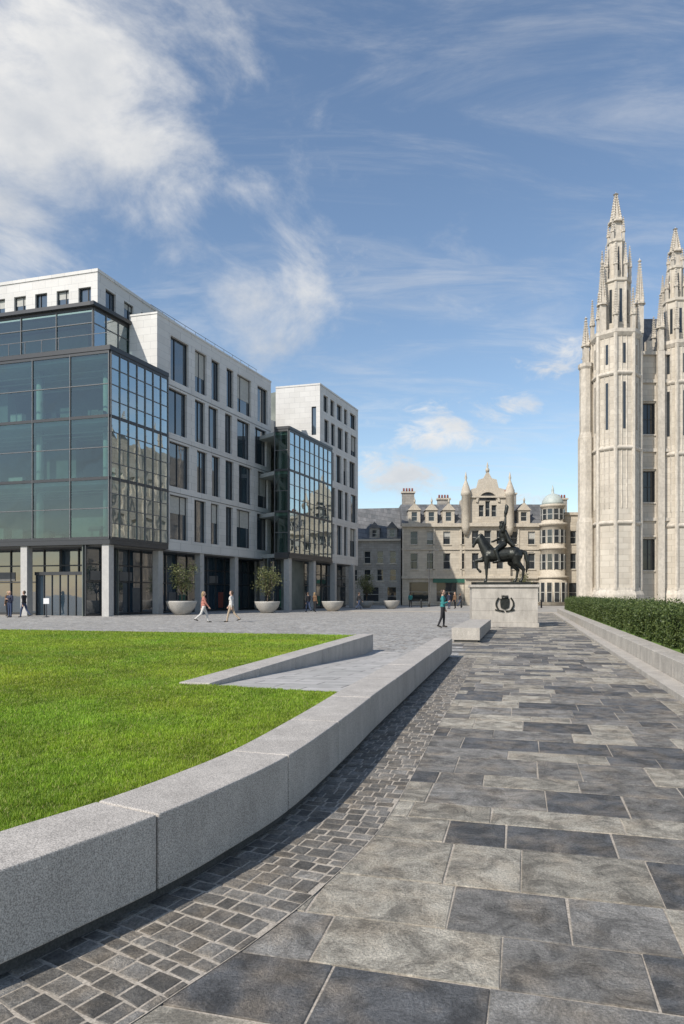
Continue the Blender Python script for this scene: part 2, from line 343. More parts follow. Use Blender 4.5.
for i in range(n-1):
    q=[innerline[i],innerline[i+1],R2[i+1],R2[i]]
    rp.poly([(x,y,rz((x,y))) for x,y in q],'rampm')
rp.obj('ramp_pavement')
# lawn
iB=[q for q in ss if cpt(q)[1]<8.15]
lawn=[cpt(q,-WW-.002) for q in iB]+[fr2(-.02,0),fr2(-.02,-W2-.003),fr2(fr2.L-.3,-W2-.003)]
cn=fr2(fr2.L-.3,-W2-.003); lawn+=[(cn[0]-ca*34,cn[1]+sa*34),(-36,-2),(-8,-2)]
lw=MB(); LZ=.46
lw.poly([(x,y,LZ) for x,y in lawn],'soil')
for i in range(len(lawn)):
    a,c=lawn[i],lawn[(i+1)%len(lawn)]; lw.poly([(*a,-.02),(*c,-.02),(*c,LZ),(*a,LZ)],'soil')
lawnE=empty('lawn'); lo=lw.obj('turf',lawnE)
def inpoly(X,Y,P):
    r=np.zeros(len(X),bool); n=len(P)
    for i in range(n):
        x0,y0=P[i];x1,y1=P[(i+1)%n]
        if y0==y1: continue
        c=((y0>Y)!=(y1>Y))&(X<(x1-x0)*(Y-y0)/(y1-y0)+x0); r^=c
    return r
def vnoise(X,Y,f,seed):
    rs=np.random.RandomState(seed); T=rs.rand(64,64); x=X*f+100; y=Y*f+100
    xi=np.floor(x).astype(int); yi=np.floor(y).astype(int); fx=x-xi; fy=y-yi; fx=fx*fx*(3-2*fx); fy=fy*fy*(3-2*fy)
    g=lambda a,b_: T[a%64,b_%64]
    return (g(xi,yi)*(1-fx)+g(xi+1,yi)*fx)*(1-fy)+(g(xi,yi+1)*(1-fx)+g(xi+1,yi+1)*fx)*fy
def blades(name,N,parent):
    th=np.random.uniform(math.radians(-32),math.radians(6),N*2); d=2.6*(27/2.6)**(np.random.rand(N*2)**1.0)
    X=d*np.sin(th);Y=d*np.cos(th)
    k=inpoly(X,Y,lawn); X=X[k][:N];Y=Y[k][:N]; d=np.hypot(X,Y); n=len(X)
    cl=vnoise(X,Y,9,1)*.5+vnoise(X,Y,22,2)*.5
    a=np.random.rand(n)*2*np.pi; wd=.0014+.00055*d; hh=np.random.uniform(.008,.03,n)*(.5+1.1*cl)*(1+.02*d); lean=np.random.normal(0,.013,(n,2))
    v=np.zeros((n,3,3)); v[:,0]=np.c_[X-np.cos(a)*wd,Y-np.sin(a)*wd,np.full(n,LZ-.002)]; v[:,1]=np.c_[X+np.cos(a)*wd,Y+np.sin(a)*wd,np.full(n,LZ-.002)]
    v[:,2]=np.c_[X+lean[:,0],Y+lean[:,1],LZ+hh]
    me=bpy.data.meshes.new(name); me.vertices.add(n*3); me.vertices.foreach_set('co',v.ravel()); me.loops.add(n*3); me.loops.foreach_set('vertex_index',np.arange(n*3)); me.polygons.add(n); me.polygons.foreach_set('loop_start',np.arange(n)*3); me.polygons.foreach_set('loop_total',np.full(n,3))
    t=np.random.rand(n)
    patch=.35*vnoise(X,Y,.6,3)+.3*vnoise(X,Y,2.1,4)+.35*vnoise(X,Y,6,5)
    base=np.c_[.17+.15*t,.295+.14*t,.016+.022*t]*(.50+.85*patch)[:,None]*(.7+.6*cl)[:,None]
    base[:,0]*=.9+.3*vnoise(X,Y,1.1,6)
    yl=np.random.rand(n)<.07; base[yl]=np.c_[.40,.38,.14]
    at=me.attributes.new('Col','FLOAT_COLOR','FACE'); at.data.foreach_set('color',np.c_[base,np.ones(n)].astype(np.float32).ravel())
    me.materials.append(M['blade']); me.update(calc_edges=True); o=bpy.data.objects.new(name,me); COL.objects.link(o); o.parent=parent
blades('grass_blades',560000,lawnE)

def leaves(name,P,size,parent,c0=(.03,.07,.012),c1=(.10,.17,.035)):
    n=len(P); P=np.asarray(P); A=np.random.normal(size=(n,3)); A/=np.linalg.norm(A,axis=1)[:,None]
    B=np.cross(A,np.random.normal(size=(n,3))); B/=np.linalg.norm(B,axis=1)[:,None]
    s=(size*np.random.uniform(.6,1.3,n))[:,None]
    v=np.stack([P-A*s,P-B*s*.5,P+A*s,P+B*s*.5],1)
    me=bpy.data.meshes.new(name); me.vertices.add(n*4); me.vertices.foreach_set('co',v.ravel()); me.loops.add(n*4); me.loops.foreach_set('vertex_index',np.arange(n*4)); me.polygons.add(n); me.polygons.foreach_set('loop_start',np.arange(n)*4); me.polygons.foreach_set('loop_total',np.full(n,4))
    t=np.random.rand(n)[:,None]; c=np.array(c0)*(1-t)+np.array(c1)*t
    at=me.attributes.new('Col','FLOAT_COLOR','FACE'); at.data.foreach_set('color',np.c_[c,np.ones(n)].astype(np.float32).ravel())
    me.materials.append(M['leaf']); me.update(calc_edges=True); o=bpy.data.objects.new(name,me); COL.objects.link(o); o.parent=parent; return o

# ------------------------------------------------------------------ right low wall + hedge
r0=(4.6,6.9); rd=(sa,ca)
def RW(t): return (r0[0]+rd[0]*t, r0[1]+rd[1]*t)
frR=Fr(*RW(0),*RW(36))
HL=52.
rw=empty('low_granite_wall'); i=0;t=0
while t<HL:
    w=MB(); w.box(frR,t+.005,t+1.995,-.02,.44,0,.45,'plinth'); w.obj('block_%d'%(i+1),rw,bevel=.01); t+=2;i+=1
w=MB(); w.box(frR,0,HL,-.02,.10,-.35,-.003,'plinth'); w.obj('kerb_course',rw,bevel=.01)
w=MB(); w.box(frR,0,HL,-.02,.6,1.35,1.8,'plinth'); w.obj('upper_wall',rw,bevel=.01)
w=MB(); w.box(frR,0,HL,-.02,.40,.453,1.347,'soil'); w.obj('planting_bed',rw)
hd=empty('hedge')
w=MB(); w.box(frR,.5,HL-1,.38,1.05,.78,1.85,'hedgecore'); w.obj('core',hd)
n=140000; t=np.random.rand(n)**1.7*(HL-1.2)+.3; top=1.17+.09*np.sin(t*1.7)+.07*np.sin(t*4.1+1)+.06*np.sin(t*9)+.07*np.random.rand(n)
dd=np.random.uniform(.5,2.05,n)
face=np.random.rand(n)
dd=np.where(face<.55,.62+.11*np.sin(t*3.1)+.08*np.sin(t*7.3)+np.abs(np.random.normal(0,.10,n)),dd)
z=np.where(face<.55,.42+np.random.rand(n)*(top-.42),top+np.random.normal(0,.07,n))
hx=frR.o[0]+frR.u[0]*t+frR.n[0]*dd; hy=frR.o[1]+frR.u[1]*t+frR.n[1]*dd
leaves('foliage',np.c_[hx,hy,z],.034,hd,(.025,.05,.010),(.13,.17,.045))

be=empty('stone_bench'); fb=Fr(3.75,23.4,3.75+sa*8,23.4+ca*8)
for i in range(4):
    w=MB(); w.box(fb,i*2+.004,i*2+1.996,.08,.5,0,.95,'plinth'); w.obj('seat_block_%d'%(i+1),be,bevel=.01)
w=MB(); w.box(fb,.06,7.94,-.02,.09,.08,.87,'granite_shade'); w.obj('base',be)

# ------------------------------------------------------------------ office building (near)
def office_glass_block(parent,Lp,corner,Rp,z0,zs,step,name):
    gl=MB(); f1=Fr(*Lp,*corner); f2=Fr(*corner,*Rp)
    curtain(gl,f1,0,f1.L-.05,zs,step,'cg',(.5,),jt=.003); curtain(gl,f2,.05,f2.L,zs,1.05,'cgs',(.25,.5,.75),jt=.004)
    gl.box(f1,-.1,f1.L+.0,z0,zs[0]-.115,-.3,.04,'dark'); gl.box(f2,.0,f2.L,z0+.002,zs[0]-.117,-.3,.042,'dark')
    gl.box(f1,-.1,f1.L,zs[-1]+.115,zs[-1]+.45,-.4,.1,'dark'); gl.box(f2,-.1,f2.L,zs[-1]+.117,zs[-1]+.452,-.4,.102,'dark')
    gl.obj(name,parent)
    it=MB()
    q=[f1(0,-.25),f1(f1.L-.25,-.25),f2(f2.L,-.25),f2(f2.L,-9),f1(0,-9)]
    for z in zs: it.prism(q,z-.38,z,'slabi')
    q2=[f1(0,-6.5),f1(f1.L-5,-6.5),f1(f1.L-5,-9.5),f1(0,-9.5)]
    it.prism(q2,z0,zs[-1],'core')
    a=2.0
    while a<f1.L-1:
        x,y=f1(a,-1.6); it.lathe(x,y,[(.28,z0),(.28,zs[-1])],'slabi',12); a+=6
    for z in zs[:-1]:
        a=0
        while a<f1.L-3:
            wdt=random.uniform(1.2,3.2)
            if random.random()<.4: it.box(f1,a,a+wdt,z,z+3.6,-random.uniform(2.7,5.5)-.1,-2.5,random.choice(['core','soffit','core','dark']))
            a+=wdt+.2
        for d in (1.2,2.4,3.6,4.8): it.box(f1,0,f1.L-.6,z+3.75,z+3.83,-d-.15,-d,'blind')
    for k in range(110):
        a=random.uniform(.5,f1.L-1.5); d=-random.uniform(.8,5); z=random.choice(zs[:-1]); h=random.uniform(.7,1.3)
        it.box(f1,a,a+random.uniform(.4,1.4),z,z+h,d-.5,d,random.choice(['core','soffit','blind','dark']))
    it.obj(name+'_interior',parent)
    return f1,f2
ob=empty('glass_office_building')
Cn=(-16.96,50.0); Lp=(-16.96-3.57*9,50+9.0); Rp=(-14.35,56.4)
Z=[5.75,10.15,14.7,19.4]
f1,f2=office_glass_block(ob,Lp,Cn,Rp,5.3,Z,3.3,'curtain_wall')
gl=MB(); c2=(-19.1,52.5); l2=(c2[0]-3.57*8,c2[1]+8); rr2=(-17.5,56.4)
h1=Fr(*l2,*c2); h2=Fr(*c2,*rr2)
curtain(gl,h1,0,h1.L,[19.9,23.6],3.2,'cg',(.7,)); curtain(gl,h2,0,h2.L,[19.9,23.6],1.3,'cgs',(.7,))
gl.box(h1,0,h1.L,23.72,24.0,-.5,.35,'dark'); gl.box(h2,-.35,h2.L,23.722,24.002,-.5,.35,'dark')
gl.obj('upper_glazing',ob)
w=MB(); w.prism([h1(0,-3.5),h1(h1.L-3,-3.5),h1(h1.L-3,-8),h1(0,-8)],19.6,23.7,'core'); 
w.prism([f1(0,-.5),f1(f1.L-.4,-.5),f2(f2.L,-.5),f2(f2.L,-8),f1(0,-14)],19.42,19.6,'slabi'); w.obj('terrace',ob)
wa=MB(); ga=MB()
at1=Fr(-19.3-3.57*8,54+8.0,-19.3,54.0); at2=Fr(-19.3,54.0,-14.5,68.5)
rects=[]; a=at1.L-.6
while a>1:
    rects.append((a-1.15,a,24.75,26.0)); a-=2.05
wall_win(wa,ga,at1,0,at1.L,24.0,27.1,rects,'white',blind=.2)
rects=[]; a=1.0
while a<at2.L-2: rects.append((a,a+1.3,24.6,26.2)); a+=2.4
wall_win(wa,ga,at2,0,at2.L,24.0,27.1,rects,'white',blind=.2)
wa.prism([at1(0,-.4),at1(at1.L-.4,-.4),at2(at2.L,-.4),at2(at2.L,-12),at1(0,-12)],23.9,27.0,'core')
wa.box(at1,-.1,at1.L,27.1,27.35,-.6,.06,'white'); wa.box(at2,-.06,at2.L,27.102,27.352,-.6,.062,'white')
wa.obj('attic_walls',ob); ga.obj('attic_windows',ob)
wf=MB(); gf=MB(); B=(-15.0,55.5); E=(-7.65,73.6); ff=Fr(*B,*E)
base=[(1.70,4.28),(5.49,7.08),(7.89,9.25),(10.48,11.74),(12.7,15.2),(16.5,18.7)]
rects=[]
fl=[5.75,10.2,14.65,19.1,23.5]
for r in range(4):
    sh=[0,.35,-.3,.2][r]
    for k,(a,c) in enumerate(base):
        if (k+r)%3==1: c2_=c; a2=a-.25
        else: a2,c2_=a,c
        rects.append((max(.9,a2+sh*.5),min(ff.L-.6,c2_+sh*.5),fl[r]+.5,fl[r+1]-.2))
wall_win(wf,gf,ff,0,ff.L,5.3,24.4,rects,'white',rec=.3,blind=.2)
ffr=Fr(-17.45,56.16,*B)
wf.poly([ffr.p3(0,0,19.62),ffr.p3(ffr.L,0,19.62),ffr.p3(ffr.L,0,24.4),ffr.p3(0,0,24.4)],'white')
be_=Fr(*E,E[0]-15,E[1]+4.2); wf.poly([be_.p3(0,0,5.3),be_.p3(15,0,5.3),be_.p3(15,0,24.4),be_.p3(0,0,24.4)],'white')
wf.box(ff,-.05,ff.L+.05,24.4,24.55,-.5,.05,'white'); wf.box(ffr,0,ffr.L-.02,24.402,24.552,-.5,.05,'white')
wf.prism([ff(.5,-.5),ff(ff.L-.05,-.5),ff(ff.L-.05,-14),ff(.5,-14)],5.6,24.2,'core')
for r in range(1,4): wf.box(ff,0.1,ff.L-.1,fl[r]-.02,fl[r]+.02,.001,.03,'dark')
wf.obj('granite_facade',ob); gf.obj('facade_windows',ob)
rl=MB()
for k in range(12):
    a=k*1.6+.3; rl.box(ff,a,a+.03,24.55,25.4,-.9,-.87,'mull')
rl.box(ff,.3,18,25.4,25.43,-.9,-.87,'mull')
a=.2
while a<h1.L: rl.box(f1,a,a+.04,19.85,20.9,-.3,-.26,'mull'); a+=1.5
rl.box(f1,.2,f1.L-.2,20.9,20.94,-.3,-.26,'mull'); rl.obj('railing',ob)
def groundfloor(parent,fr,a0,a1,cols,zt,rec,name,cw=.6):
    w=MB(); 
    for a in cols: w.box(fr,a-cw/2,a+cw/2,-.02,zt,-.7,-.08,'col')
    w.obj(name+'_columns',parent,bevel=.02)
    q=MB(); a=a0
    q.box(fr,a0,a1,-.02,zt,-rec-.3,-rec-.25,'core')
    q.poly([fr.p3(a0,-rec,0),fr.p3(a1,-rec,0),fr.p3(a1,-rec,zt),fr.p3(a0,-rec,zt)],'wg')
    while a<=a1: q.box(fr,a-.04,a+.04,0,zt,-rec+.002,-rec+.1,'dark'); a+=1.6
    for z in (.12,2.6,3.9): q.box(fr,a0,a1,z-.05,z+.05,-rec+.003,-rec+.09,'dark')
    a=a0+.5
    while a<a1-2.5:
        r=random.random()
        if r<.3: q.box(fr,a,a+random.uniform(.7,1.4),.3,random.uniform(1.4,2.3),-rec+.004,-rec+.03,random.choice(['blind','soffit','red','greens']))
        elif r<.5: q.box(fr,a,a+1.5,2.7,3.4,-rec+.004,-rec+.05,'soffit')
        a+=1.6
    q.obj(name+'_shopfront',parent)
groundfloor(ob,f1,0,f1.L-1.2,[f1.L-.45,f1.L-7.6,f1.L-14.7,f1.L-21.8],5.3,2.6,'front')
groundfloor(ob,ff,-6.0,ff.L-.2,[.6,6.6,12.6,18.6],5.3,1.9,'arcade')
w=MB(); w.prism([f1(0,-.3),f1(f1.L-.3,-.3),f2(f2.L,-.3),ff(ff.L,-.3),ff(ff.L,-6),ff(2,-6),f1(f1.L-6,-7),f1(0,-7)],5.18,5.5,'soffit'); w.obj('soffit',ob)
w=MB(); w.box(f1,f1.L-7.2,f1.L-2.2,0.0,3.1,-2.5,-1.0,'wg'); 
for k in range(8): w.box(f1,f1.L-7.2+k*.714-.03,f1.L-7.2+k*.714+.03,0,3.1,-1.0,-.93,'dark')
w.box(f1,f1.L-7.3,f1.L-2.1,3.1,3.35,-2.5,-.9,'dark'); w.obj('revolving_entrance',ob)

# ------------------------------------------------------------------ second office building
o2=empty('glass_office_building')
G=(-5.35,69.0); Gl=(-6.85,69.42); Gr=(-1.17,79.3)
Z2=[5.75,10.0,14.2,18.2]
gl=MB(); k1=Fr(*Gl,*G); k2=Fr(*G,*Gr)
curtain(gl,k1,0,k1.L-.05,Z2,1.4,'cg',(.5,)); curtain(gl,k2,.05,k2.L,Z2,1.3,'cgs',(.33,.66),jt=.004)
for f,dz in ((k1,0),(k2,.002)):
    gl.box(f,0,f.L,5.3+dz,5.62+dz,-.3,.05,'dark'); gl.box(f,0,f.L,18.33+dz,18.6+dz,-.4,.1+dz,'dark')
gl.obj('curtain_wall',o2)
it=MB(); q=[k1(0,-.2),k1(k1.L-.2,-.2),k2(k2.L-.2,-.2),(-9,84),(-9.2,72.5)]
for z in Z2: it.prism(q,z-.38,z,'slabi')
it.prism([(-6.6,71.5),(-5.5,71.3),(-3,82),(-8.5,84)],0,18.5,'core'); it.obj('curtain_interior',o2)
Cc=(-2.48,77.0); Cl=(-7.6,78.42); Ce=(2.06,88.2); m1=Fr(*Cl,*Cc); m2=Fr(*Cc,*Ce)
wf=MB(); gf=MB()
wall_win(wf,gf,m1,0,m1.L,5.3,25.2,[(m1.L-1.0,m1.L-.45,19.6,22.8)],'white')
rects=[]
fl2=[5.75,10.1,14.4,18.5,21.9,24.6]
for r in range(5):
    for k,(a,c) in enumerate([(1.0,2.3),(3.0,4.2),(5.0,6.6),(7.3,8.4),(9.3,11.3)]): 
        s_=[0,.3,-.2,.25,0][r]; rects.append((a+s_,c+s_,fl2[r]+.6,fl2[r+1]-.2))
wall_win(wf,gf,m2,0,m2.L,5.3,25.2,rects,'white',rec=.3,blind=.2)
wf.prism([m1(0,-.5),m1(m1.L-.5,-.5),m2(m2.L-.1,-.5),(-6,93),(-14,84)],5.4,25.0,'core')
wf.box(m1,0,m1.L,25.2,25.4,-.5,.04,'white'); wf.box(m2,-.04,m2.L,25.202,25.402,-.5,.042,'white')
me_=Fr(*Ce,Ce[0]-12,Ce[1]+4); wf.poly([me_.p3(0,0,5.3),me_.p3(12,0,5.3),me_.p3(12,0,25.2),me_.p3(0,0,25.2)],'white')
wf.obj('granite_facade',o2); gf.obj('facade_windows',o2)
groundfloor(o2,k2,-.5,k2.L+9,[.5,6.5,12.5,18.5],5.3,1.9,'arcade')
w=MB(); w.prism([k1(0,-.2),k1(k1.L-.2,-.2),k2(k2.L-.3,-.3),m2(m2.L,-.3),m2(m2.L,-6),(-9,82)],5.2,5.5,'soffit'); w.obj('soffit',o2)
w=MB(); w.prism([(-9.5,76),(-7.0,79.5),(-12,84),(-18,80)],0,21.5,'white'); w.obj('link_block',o2)

# ------------------------------------------------------------------ central granite building
gb=empty('granite_tenement_building'); Y0=100.
w=MB(); q=MB(); fc=Fr(8.8,Y0,34.8,Y0)
X=lambda px:(px-342)/684*Y0
rects=[]
cols=[1.2,3.6,6.0,8.6,11.4,13.6,15.8,18.4,20.6]
for a in cols:
    rects+= [(a,a+1.05,8.9,10.8),(a,a+1.05,5.3,7.6)]
for a0_,a1_ in [(1,4),(5,8),(9,12),(13,16),(17.2,20)]: rects.append((a0_,a1_,.5,3.4))
wall_win(w,q,fc,0,22.2,0,11.7,rects,'sand',rec=.25,gm='wg2',fm='blind',mull='h',sill='sandtrim',blind=.3)
for z,h,pj in ((3.9,.35,.3),(8.1,.2,.15),(11.45,.5,.45)): w.box(fc,-.1,22.2,z,z+h,.003,pj,'sandtrim')
q.box(fc,4.5,9.3,3.3,3.88,.004,.25,'greens')
for a in (0,4.5,8.4,12.6,16.8,21.9): w.box(fc,a,a+.3,4.25,11.45,.003,.12,'sandtrim')
w.loft([(8.8,Y0+.2,11.95),(31,Y0+.2,11.95),(31,Y0+12,11.95),(8.8,Y0+12,11.95)],[(8.9,Y0+3.5,15.2),(30.5,Y0+3.5,15.2),(30.5,Y0+9,15.2),(8.9,Y0+9,15.2)],'slate')
w.prism([(8.9,Y0+.4),(31,Y0+.4),(31,Y0+12),(8.9,Y0+12)],0,11.9,'sandd')
def dormer(cx,wd,zb,zt,pk,mat='sandtrim'):
    f=Fr(cx-wd/2,Y0+.05,cx+wd/2,Y0+.05)
    wall_win(w,q,f,0,wd,zb,zt,[(wd*.25,wd*.75,zb+.35,zt-.25)],mat,rec=.15,gm='wg2',fm='blind',mull='h')
    x0,x1=cx-wd/2,cx+wd/2; y=Y0+.05
    w.poly([(x0,y,zb),(x0,y,zt),(x0,y+3,zt),(x0,y+3,zb)],mat); w.poly([(x1,y,zb),(x1,y,zt),(x1,y+3,zt),(x1,y+3,zb)],mat)
    w.loft([(x0-.12,y-.1,zt),(x1+.12,y-.1,zt),(cx,y-.1,pk)],[(x0-.12,y+3.2,zt),(x1+.12,y+3.2,zt),(cx,y+3.2,pk)],'slate')
    w.loft([(x0-.15,y-.18,zt),(x1+.15,y-.18,zt),(cx,y-.18,pk+.1)],[(x0-.15,y-.103,zt),(x1+.15,y-.103,zt),(cx,y-.103,pk+.1)],mat)
    w.lathe(cx,y-.14,[(.09,pk),(.16,pk+.35),(.04,pk+.7),(.0,pk+1.0)],mat,6)
for cx in (10.6,13.1,15.6): dormer(cx,1.7,11.96,13.9,14.9)
dormer(26.6,1.8,11.96,13.9,15.0)
gx=X(487); f=Fr(gx-3.3,Y0-.5,gx+3.3,Y0-.5)
rr=[(1.0,2.0,8.9,10.9),(2.8,3.8,8.9,10.9),(4.6,5.6,8.9,10.9),(1.0,2.0,5.3,7.6),(2.8,3.8,5.3,7.6),(4.6,5.6,5.3,7.6),(.9,2.7,.4,3.4),(3.6,5.6,.0,3.4),(2.0,2.75,12.9,14.6),(2.95,3.65,12.9,15.2),(3.85,4.6,12.9,14.6)]
wall_win(w,q,f,0,6.6,0,15.8,rr,'sand',rec=.25,gm='wg2',fm='blind',mull='h')
for s0,s1 in ((0,0),(6.6,6.6)): w.poly([f.p3(s0,0,0),f.p3(s0,-5,0),f.p3(s0,-5,15.8),f.p3(s0,0,15.8)],'sand')
prof=[(0,15.8),(.7,16.0),(.9,16.9),(1.7,17.1),(2.0,18.3),(2.7,18.5),(3.3,19.6),(3.9,18.5),(4.6,18.3),(4.9,17.1),(5.7,16.9),(5.9,16.0),(6.6,15.8)]
w.loft([f.p3(a,0,z) for a,z in prof],[f.p3(a,-.5,z) for a,z in prof],'sandtrim')
w.loft([f.p3(0.1,-.5,15.6),f.p3(6.5,-.5,15.6),f.p3(3.3,-.5,18.3)],[f.p3(.1,-6,15.6),f.p3(6.5,-6,15.6),f.p3(3.3,-6,18.3)],'slate')
for k in range(14):
    a0_=math.pi*k/14; a1_=math.pi*(k+1)/14; c=3.3
    P=[(c+r*math.cos(t),15.0+r*math.sin(t)) for r,t in ((1.45,a0_),(1.45,a1_),(1.75,a1_),(1.75,a0_))]
    w.loft([f.p3(a,.004,z) for a,z in P],[f.p3(a,.2,z) for a,z in P],'sandtrim')
P=[(3.3+1.2*math.cos(math.pi*k/12),15.25+1.2*math.sin(math.pi*k/12)) for k in range(13)]
q.poly([f.p3(a,.02,z) for a,z in P],'wg2')
for z,h,pj in ((3.9,.35,.35),(8.1,.2,.2),(11.45,.5,.5),(15.65,.25,.25)): w.box(f,-.1,6.7,z,z+h,.003,pj,'sandtrim')
for a in (.1,6.5):
    x,y=f(a,.1); w.lathe(x,y,[(.3,10.2),(.62,11.4),(.62,15.9),(.75,16.0),(.72,16.4),(.5,17.2),(.2,18.0),(.12,18.2),(.2,18.5),(.03,19.4)],'sandtrim',10)
w.lathe(*f(3.3,-.2),[(.25,19.4),(.3,19.8),(.1,20.1),(.16,20.3),(.02,20.9)],'sandtrim',8)
for x_,z0,z1 in ((X(411),13.5,17.0),(X(448),13.5,16.0),(X(517),13.5,16.8),(X(570),12,16.0)):
    w.box(Fr(x_-.9,Y0+4,x_+.9,Y0+4),0,1.8,z0,z1,-1,0,'sandd'); w.box(Fr(x_-1.05,Y0+4,x_+1.05,Y0+4),0,2.1,z1,z1+.25,-1.1,.15,'sandtrim')
    for k in range(4): w.lathe(x_-.65+k*.43,Y0+4.5,[(.16,z1+.25),(.13,z1+.8)],'red',8)
tx=X(552); ty=Y0-.3
w.lathe(tx,ty,[(2.0,0),(2.0,3.9)],'sand',20); 
w.lathe(tx,ty,[(2.15,3.9),(2.2,4.25),(1.75,4.3),(1.75,8.1),(1.95,8.15),(1.95,8.35),(1.75,8.4),(1.75,11.5),(2.1,11.6),(2.1,11.9),(1.6,12.0),(1.6,14.2),(1.8,14.3),(1.8,14.6)],'sandtrim',20)
dome=[(1.55*math.cos(t),14.6+1.7*math.sin(t)) for t in [math.pi/2*k/8 for k in range(8)]]+[(.2,16.3),(.2,16.7),(.05,17.5)]
w.lathe(tx,ty,dome,'copper',20)
for zz,hh in ((.5,2.8),(5.2,2.2),(9.0,1.9),(12.4,1.5)):
    for k in range(-3,4):
        an=-math.pi/2+k*.52; r=1.77 if zz<12 else 1.62
        if zz<1: r=2.0
        cx,cy=tx+r*math.cos(an),ty+r*math.sin(an); tt=(-math.sin(an),math.cos(an))
        ff_=Fr(cx-tt[0]*.32,cy-tt[1]*.32,cx+tt[0]*.32,cy+tt[1]*.32)
        q.box(ff_,0,ff_.L,zz,zz+hh,-.05,.02,'wg2'); q.box(ff_,-.06,0,zz,zz+hh,-.05,.05,'blind'); q.box(ff_,ff_.L,ff_.L+.06,zz,zz+hh,-.05,.05,'blind'); q.box(ff_,0,ff_.L,zz+hh/2-.04,zz+hh/2+.04,.022,.04,'blind')
fe=Fr(31.0,Y0+.1,35.6,Y0+.1)
wall_win(w,q,fe,0,4.6,0,13.2,[(2.4,3.3,5.3,7.6),(2.4,3.3,9.0,10.9),(2.2,3.6,.4,3.3)],'sand',rec=.2,gm='wg2',fm='blind',mull='h',sill='sandtrim')
w.box(fe,0,4.6,13.2,13.6,-4,.2,'sandtrim')
w.obj('walls_and_roof',gb); q.obj('windows',gb)
lb=empty('grey_granite_building'); w=MB(); q=MB()
fl_=Fr(-4,103.,8.7,101.0)
rects=[]
for a in (1,3.3,5.4,7.4,9.3,11.2): rects+=[(a,a+.95,6.2,8.0),(a,a+.95,3.6,5.3)]
rects.append((10.8,12.2,0,2.7)); rects.append((7.2,9.6,.5,2.7))
wall_win(w,q,fl_,0,fl_.L,0,9.6,rects,'sandd',rec=.2,gm='wg2',fm='blind',mull='h',sill='sandtrim')
w.box(fl_,-.1,fl_.L,9.5,9.8,.003,.3,'sandtrim')
w.loft([fl_.p3(0,.2,9.8),fl_.p3(fl_.L,.2,9.8),fl_.p3(fl_.L,-11,9.8),fl_.p3(0,-11,9.8)],[fl_.p3(.1,-5,15.0),fl_.p3(fl_.L-.1,-5,15.0),fl_.p3(fl_.L-.1,-6,15.0),fl_.p3(.1,-6,15.0)],'slate')
w.box(fl_,0.1,fl_.L-.1,0,9.4,-9,-.3,'sandd')
for a in (8.2,10.8):
    f=Fr(*fl_(a,.05),*fl_(a+1.5,.05)); wall_win(w,q,f,0,f.L,9.8,11.4,[(.35,1.15,10.1,11.2)],'sandd',rec=.15,gm='wg2',fm='blind',mull='h')
    w.loft([f.p3(-.1,.1,11.4),f.p3(f.L+.1,.1,11.4),f.p3(f.L/2,.1,12.4)],[f.p3(-.1,-3,11.4),f.p3(f.L+.1,-3,11.4),f.p3(f.L/2,-3,12.4)],'slate')
w.obj('walls_and_roof',lb); q.obj('windows',lb)

# ------------------------------------------------------------------ gothic college
gc=empty('gothic_college_building'); w=MB(); q=MB(); YM=61.5
def pinnacle(x,y,z0,h,r,mat='martrim'):
    hs=h*.38
    w.lathe(x,y,[(r,z0),(r,z0+hs)],mat,4,math.pi/4,False)
    w.lathe(x,y,[(r*1.3,z0+hs),(r*1.3,z0+hs+.12),(r*.95,z0+hs+.14)],mat,8,math.pi/8,False)
    for k in range(4):
        a=math.pi/4+k*math.pi/2; px,py=x+r*.8*math.cos(a),y+r*.8*math.sin(a)
        w.lathe(px,py,[(r*.3,z0+hs),(r*.3,z0+hs+h*.08),(.0,z0+hs+h*.2)],mat,4,0,False)
    zt=z0+h*.93
    w.lathe(x,y,[(r*.75,z0+hs+.14),(r*.10,zt)],mat,8,math.pi/8,False)
    n=max(3,int(h/.42))
    for i in range(n):
        t=(i+.5)/n; z=z0+hs+.14+(zt-z0-hs-.14)*t; rr=r*(.75*(1-t)+.10*t)
        for k in range(4):
            a=k*math.pi/2+math.pi/4; s=r*.24*(1-.5*t)+.03
            w.lathe(x+(rr+s*.6)*math.cos(a),y+(rr+s*.6)*math.sin(a),[(s*.4,z-s),(s,z),(s*.3,z+s*1.2)],mat,5,0,False)
    w.lathe(x,y,[(r*.12,zt),(r*.48,zt+h*.025),(r*.12,zt+h*.045),(.01,z0+h)],mat,6,0,False)
